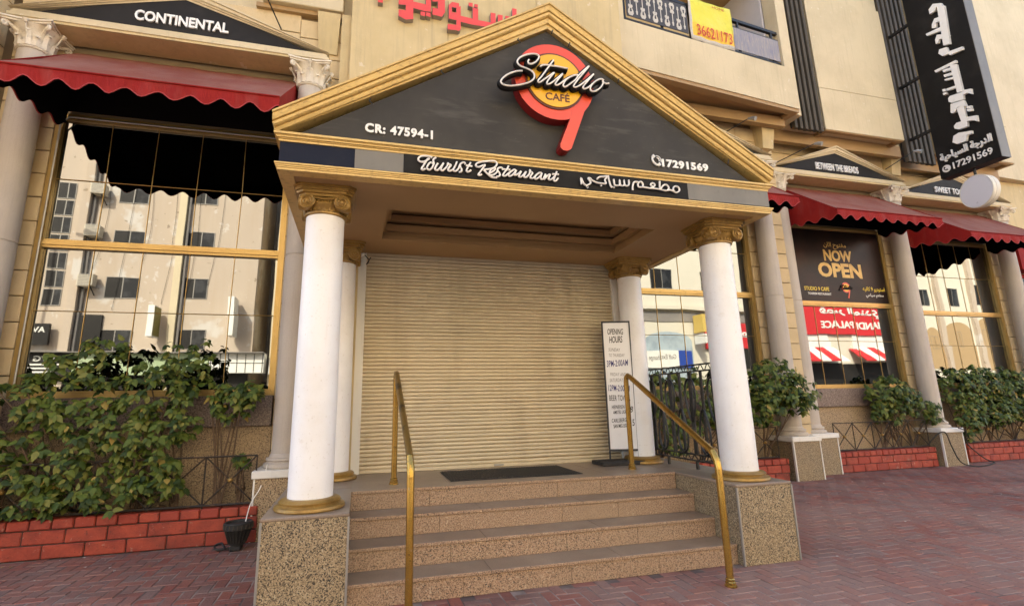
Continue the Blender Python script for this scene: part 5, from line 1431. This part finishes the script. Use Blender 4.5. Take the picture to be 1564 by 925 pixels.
for k in range(3):
    obj('fascia_line', G().box(-15.6, -13.9 - .2 * k, YO + .851, YO + .86, 3.55 - .17 * k, 3.62 - .17 * k), 'opp_white', sf_)
for k in range(7):
    obj('fascia_bar', G().box(-7.5 + k * .42, -7.47 + k * .42, YO + .851, YO + .87, 3.12, 4.1), 'opp_dark', sf_)
obj('fascia_bar', G().box(-7.55, -4.9, YO + .851, YO + .868, 3.6, 3.63), 'opp_dark', sf_)
obj('canopy', G().box(-20.9, -4.9, YO + .05, YO + 1.2, 4.125, 4.17), 'opp_grey', sf_)
gb = obj('dark_hoarding', G().box(-14.05, -12.75, YO + .02, YO + .12, 4.2, 6.1), 'opp_dark', sf_)
B = block('plain_cream_block', 'plain cream block of flats across the street, opposite the portico', -4.8, 18.6, 15, 'opp_b')
for r_ in range(4):
    for c in range(7):
        opp_window(B, -3.0 + c * 3.0, -1.7 + c * 3.0, 4.6 + r_ * 2.7, 5.7 + r_ * 2.7)
obj('shop_glazing', G().box(-4.6, 18.4, YO + .002, YO + .2, 0.2, 3.0), 'opp_dark', B)
obj('shop_fascia', G().box(-4.7, 18.5, YO + .002, YO + .5, 3.05, 3.8), 'opp_white', B)
Cb = block('white_corner_building', 'white corner building opposite with an arched shop window', 18.7, 31.5, 14, 'opp_c')
for (x0, x1) in ((20.6, 22.2), (24.9, 26.5), (28.4, 30.0)):
    opp_window(Cb, x0, x1, 9.3, 10.75)
obj('cornice', G().box(18.7, 31.5, YO, YO + .35, 7.75, 8.0).box(18.7, 31.5, YO, YO + .25, 8.0, 8.12), 'opp_c', Cb)
obj('dark_band', G().box(18.7, 31.5, YO, YO + .06, 6.9, 7.6), 'opp_grey', Cb)
obj('arch_window', G().prism_y([(19.6, 2.5), (23.4, 2.5), (23.4, 5.4)] + [(21.5 + 1.9 * math.cos(R(a)), 5.4 + .75 * math.sin(R(a))) for a in range(10, 171, 20)] + [(19.6, 5.4)], YO + .01, YO + .05), 'opp_ice', Cb)
ge = thing('exchange_sign', 'white and blue exchange shop sign under the arched window', 'sign', (21.4, YO + .3, 3.6))
obj('board', G().box(19.7, 22.1, YO + .06, YO + .2, 3.55, 4.75), 'opp_white', ge)
obj('blue_board', G().box(22.11, 23.2, YO + .06, YO + .2, 3.55, 4.75), 'opp_blue', ge)
text('letters', 'Gulf Exchange', (20.85, YO + .201, 4.25), (-1, 0, 0), FZ, 2.1, .45, .01, 'opp_grey', ge, .01)
yb_ = thing('yellow_hanging_sign', 'yellow and white hanging sign on the white corner building', 'sign', (23.7, YO + 1, 6))
obj('box', G().box(23.5, 23.8, YO + .3, YO + 1.4, 6.0, 7.3), 'opp_yellow', yb_)
obj('lower_box', G().box(23.5, 23.8, YO + .3, YO + 1.5, 5.2, 5.85), 'opp_white', yb_)
rs_ = thing('red_shop_sign', 'dark red shop board right of the yellow hanging sign', 'sign', (27, YO + .2, 5))
obj('board', G().box(24.5, 31.0, YO + .07, YO + .25, 4.9, 6.8), 'opp_red', rs_)
obj('lower_board', G().box(25.2, 31.0, YO + .07, YO + .22, 3.4, 4.85), 'opp_dark', rs_)
text('letters', arabic('مطعم'), (27.6, YO + .251, 5.9), (-1, 0, 0), FZ, 3.0, 1.1, .02, 'opp_white', rs_, .02)
D = block('red_shop_building', 'shop building opposite with a red fascia and striped awnings', 31.6, 47.0, 13, 'opp_c')
obj('red_fascia', G().box(33.5, 46.8, YO, YO + .25, 6.2, 8.9), 'opp_red', D)
text('fascia_arabic', arabic('قصر المندي'), (39.6, YO + .251, 8.05), (-1, 0, 0), FZ, 6.4, .95, .03, 'opp_white', D, .03)
text('fascia_letters', 'MANDI PALACE', (39.6, YO + .251, 7.0), (-1, 0, 0), FZ, 6.6, .6, .03, 'opp_white', D, .03)
for x0 in (33.7, 39.4):
    obj('white_shutter', G().box(x0, x0 + 3.3, YO, YO + .10, 4.9, 6.19), 'opp_white', D)
obj('shop_glazing', G().box(33.5, 46.8, YO, YO + .08, 0, 3.9), 'opp_dark', D)
for x0, x1 in ((33.4, 37.2), (38.9, 44.3)):
    n = 6 if x1 - x0 > 4 else 4
    t = thing('striped_awning', 'red and white striped awning on the shop opposite, %s' % ('the wider one' if n == 6 else 'the narrower one'), 'awning', (x0, YO, 4), 'striped awnings opposite')
    for k in range(n):
        a, b = x0 + (x1 - x0) * k / n, x0 + (x1 - x0) * (k + 1) / n
        obj('stripe', G().extrude([(a, YO + .09, 5.15), (b, YO + .09, 5.15), (b, YO + .09, 5.10), (a, YO + .09, 5.10)], [(a, YO + 1.5, 4.05), (b, YO + 1.5, 4.05), (b, YO + 1.5, 3.95), (a, YO + 1.5, 3.95)]), 'opp_red' if k % 2 == 0 else 'opp_white', t)
E_ = block('arched_villa', 'pale villa opposite with tall arched recesses', 47.1, 60, 15, 'opp_c')
for (x0, x1, zt) in ((48.6, 50.3, 6.3), (50.9, 54.4, 6.8), (55.4, 57.2, 7.2)):
    c, r = (x0 + x1) / 2, (x1 - x0) / 2
    obj('arch_recess', G().prism_y([(x0, 3.4), (x1, 3.4), (x1, zt)] + [(c + r * math.cos(R(a)), zt + min(r, .9) * math.sin(R(a))) for a in range(10, 171, 16)] + [(x0, zt)], YO + .01, YO + .03), 'opp_tan', E_)
for (x0, x1, z0, z1) in ((49.0, 49.9, 5.2, 6.3), (52.4, 52.9, 5.4, 6.8), (55.8, 56.9, 5.5, 7.0), (48.7, 49.8, 9.2, 10.6), (55.6, 56.9, 9.4, 11.2), (52, 53.5, 9.2, 10.8)):
    opp_window(E_, x0, x1, z0, z1)
for x in (50.5, 54.9, 57.8):
    obj('pier', G().box(x - .25, x + .25, YO, YO + .3, 0, 14), 'opp_a', E_)
sl_ = thing('street_lamp', 'grey street lamp on the far pavement, seen in the left window', 'street lamp', (-17.3, -12.5, 0))
obj('pole', G().tube([(-17.3, -12.5, 0), (-17.3, -12.5, 13.2)], [.09, .06], 8), 'lamp_metal', sl_, 50)
obj('arm', G().tube([(-17.3, -12.5, 13.2), (-16.3, -12.0, 13.7)], .045, 6), 'lamp_metal', sl_)
obj('lamp_head', G().tube([(-16.3, -12.0, 13.70), (-15.8, -11.8, 13.75), (-15.2, -11.6, 13.72)], [.06, .18, .10], 8, .07, (0, 0, 1)), 'lamp_metal', sl_, 50)

# cars parked along the far kerb
def car(x, m, label, suv=False):
    t = thing('parked_car', label, 'car', (x, -10.0, -.12), 'cars parked along the far kerb')
    z = -.12
    h = .95 if not suv else 1.1
    roof = 1.48 if not suv else 1.75
    body = [(-2.15, z + .35), (-2.2, z + .7), (-2.05, z + h - .05), (-1.3, z + h), (1.35, z + h), (2.1, z + h - .18), (2.2, z + .6), (2.15, z + .32)]
    obj('body', G().extrude([(x + a, -10.85, b) for a, b in body], [(x + a, -9.15, b) for a, b in body]), m, t)
    cab = [(-1.75 if suv else -1.6, z + h + .001), (1.05, z + h + .001), (.45, z + roof), (-1.35, z + roof)]
    obj('cabin', G().extrude([(x + a, -10.72, b) for a, b in cab], [(x + a, -9.28, b) for a, b in cab]), 'opp_glass', t)
    obj('roof', G().cbox(x - 1.36, x + .46, -10.70, -9.30, z + roof, z + roof + .04, .015), m, t)
    for wx in (-1.35, 1.35):
        for y0 in (-10.88, -9.32):
            w = obj('wheel', G().extrude([(x + wx + .32 * math.cos(2 * math.pi * k / 20), y0, z + .325 + .32 * math.sin(2 * math.pi * k / 20)) for k in range(20)], [(x + wx + .32 * math.cos(2 * math.pi * k / 20), y0 + .2, z + .325 + .32 * math.sin(2 * math.pi * k / 20)) for k in range(20)]), 'tyre', t)
            yy = y0 + .2 if y0 > -10 else y0
            obj('rim', G().extrude([(x + wx + .19 * math.cos(2 * math.pi * k / 16), yy - .012, z + .325 + .19 * math.sin(2 * math.pi * k / 16)) for k in range(16)], [(x + wx + .19 * math.cos(2 * math.pi * k / 16), yy + .012, z + .325 + .19 * math.sin(2 * math.pi * k / 16)) for k in range(16)]), 'lamp_metal', w)
    for sx in (-.6, .6):
        obj('headlight', G().cbox(x + 2.12, x + 2.19, -10.0 + sx - .16, -10.0 + sx + .16, z + .62, z + .74, .01), 'sign_white', t)
car(-12.5, 'car_silver', 'silver car parked opposite the left window')
car(21.5, 'car_white', 'white car parked before the exchange sign', True)
car(35.2, 'car_white', 'white car parked before the red shop')
car(41.2, 'car_red', 'red car parked before the striped awning', True)

# neighbouring shop past the right end
nb_ = thing('neighbour_shop', 'neighbouring shop with a dark window at the right edge', 'building', (20, 9.3, 0))
obj('wall', G().box(16.05, 30, 8.95, 14, 0, 7.06), 'cream', nb_)
obj('shop_window', G().box(16.3, 22.0, 8.90, 8.94, .5, 4.3), 'opp_glass', nb_)
obj('window_frame', G().box(16.2, 22.1, 8.88, 8.945, 4.31, 4.42).box(16.2, 16.29, 8.88, 8.945, .3, 4.309), 'awning_red', nb_)
obj('red_fascia', G().box(16.1, 24, 8.55, 8.94, 4.45, 5.15), 'awning_red', nb_)
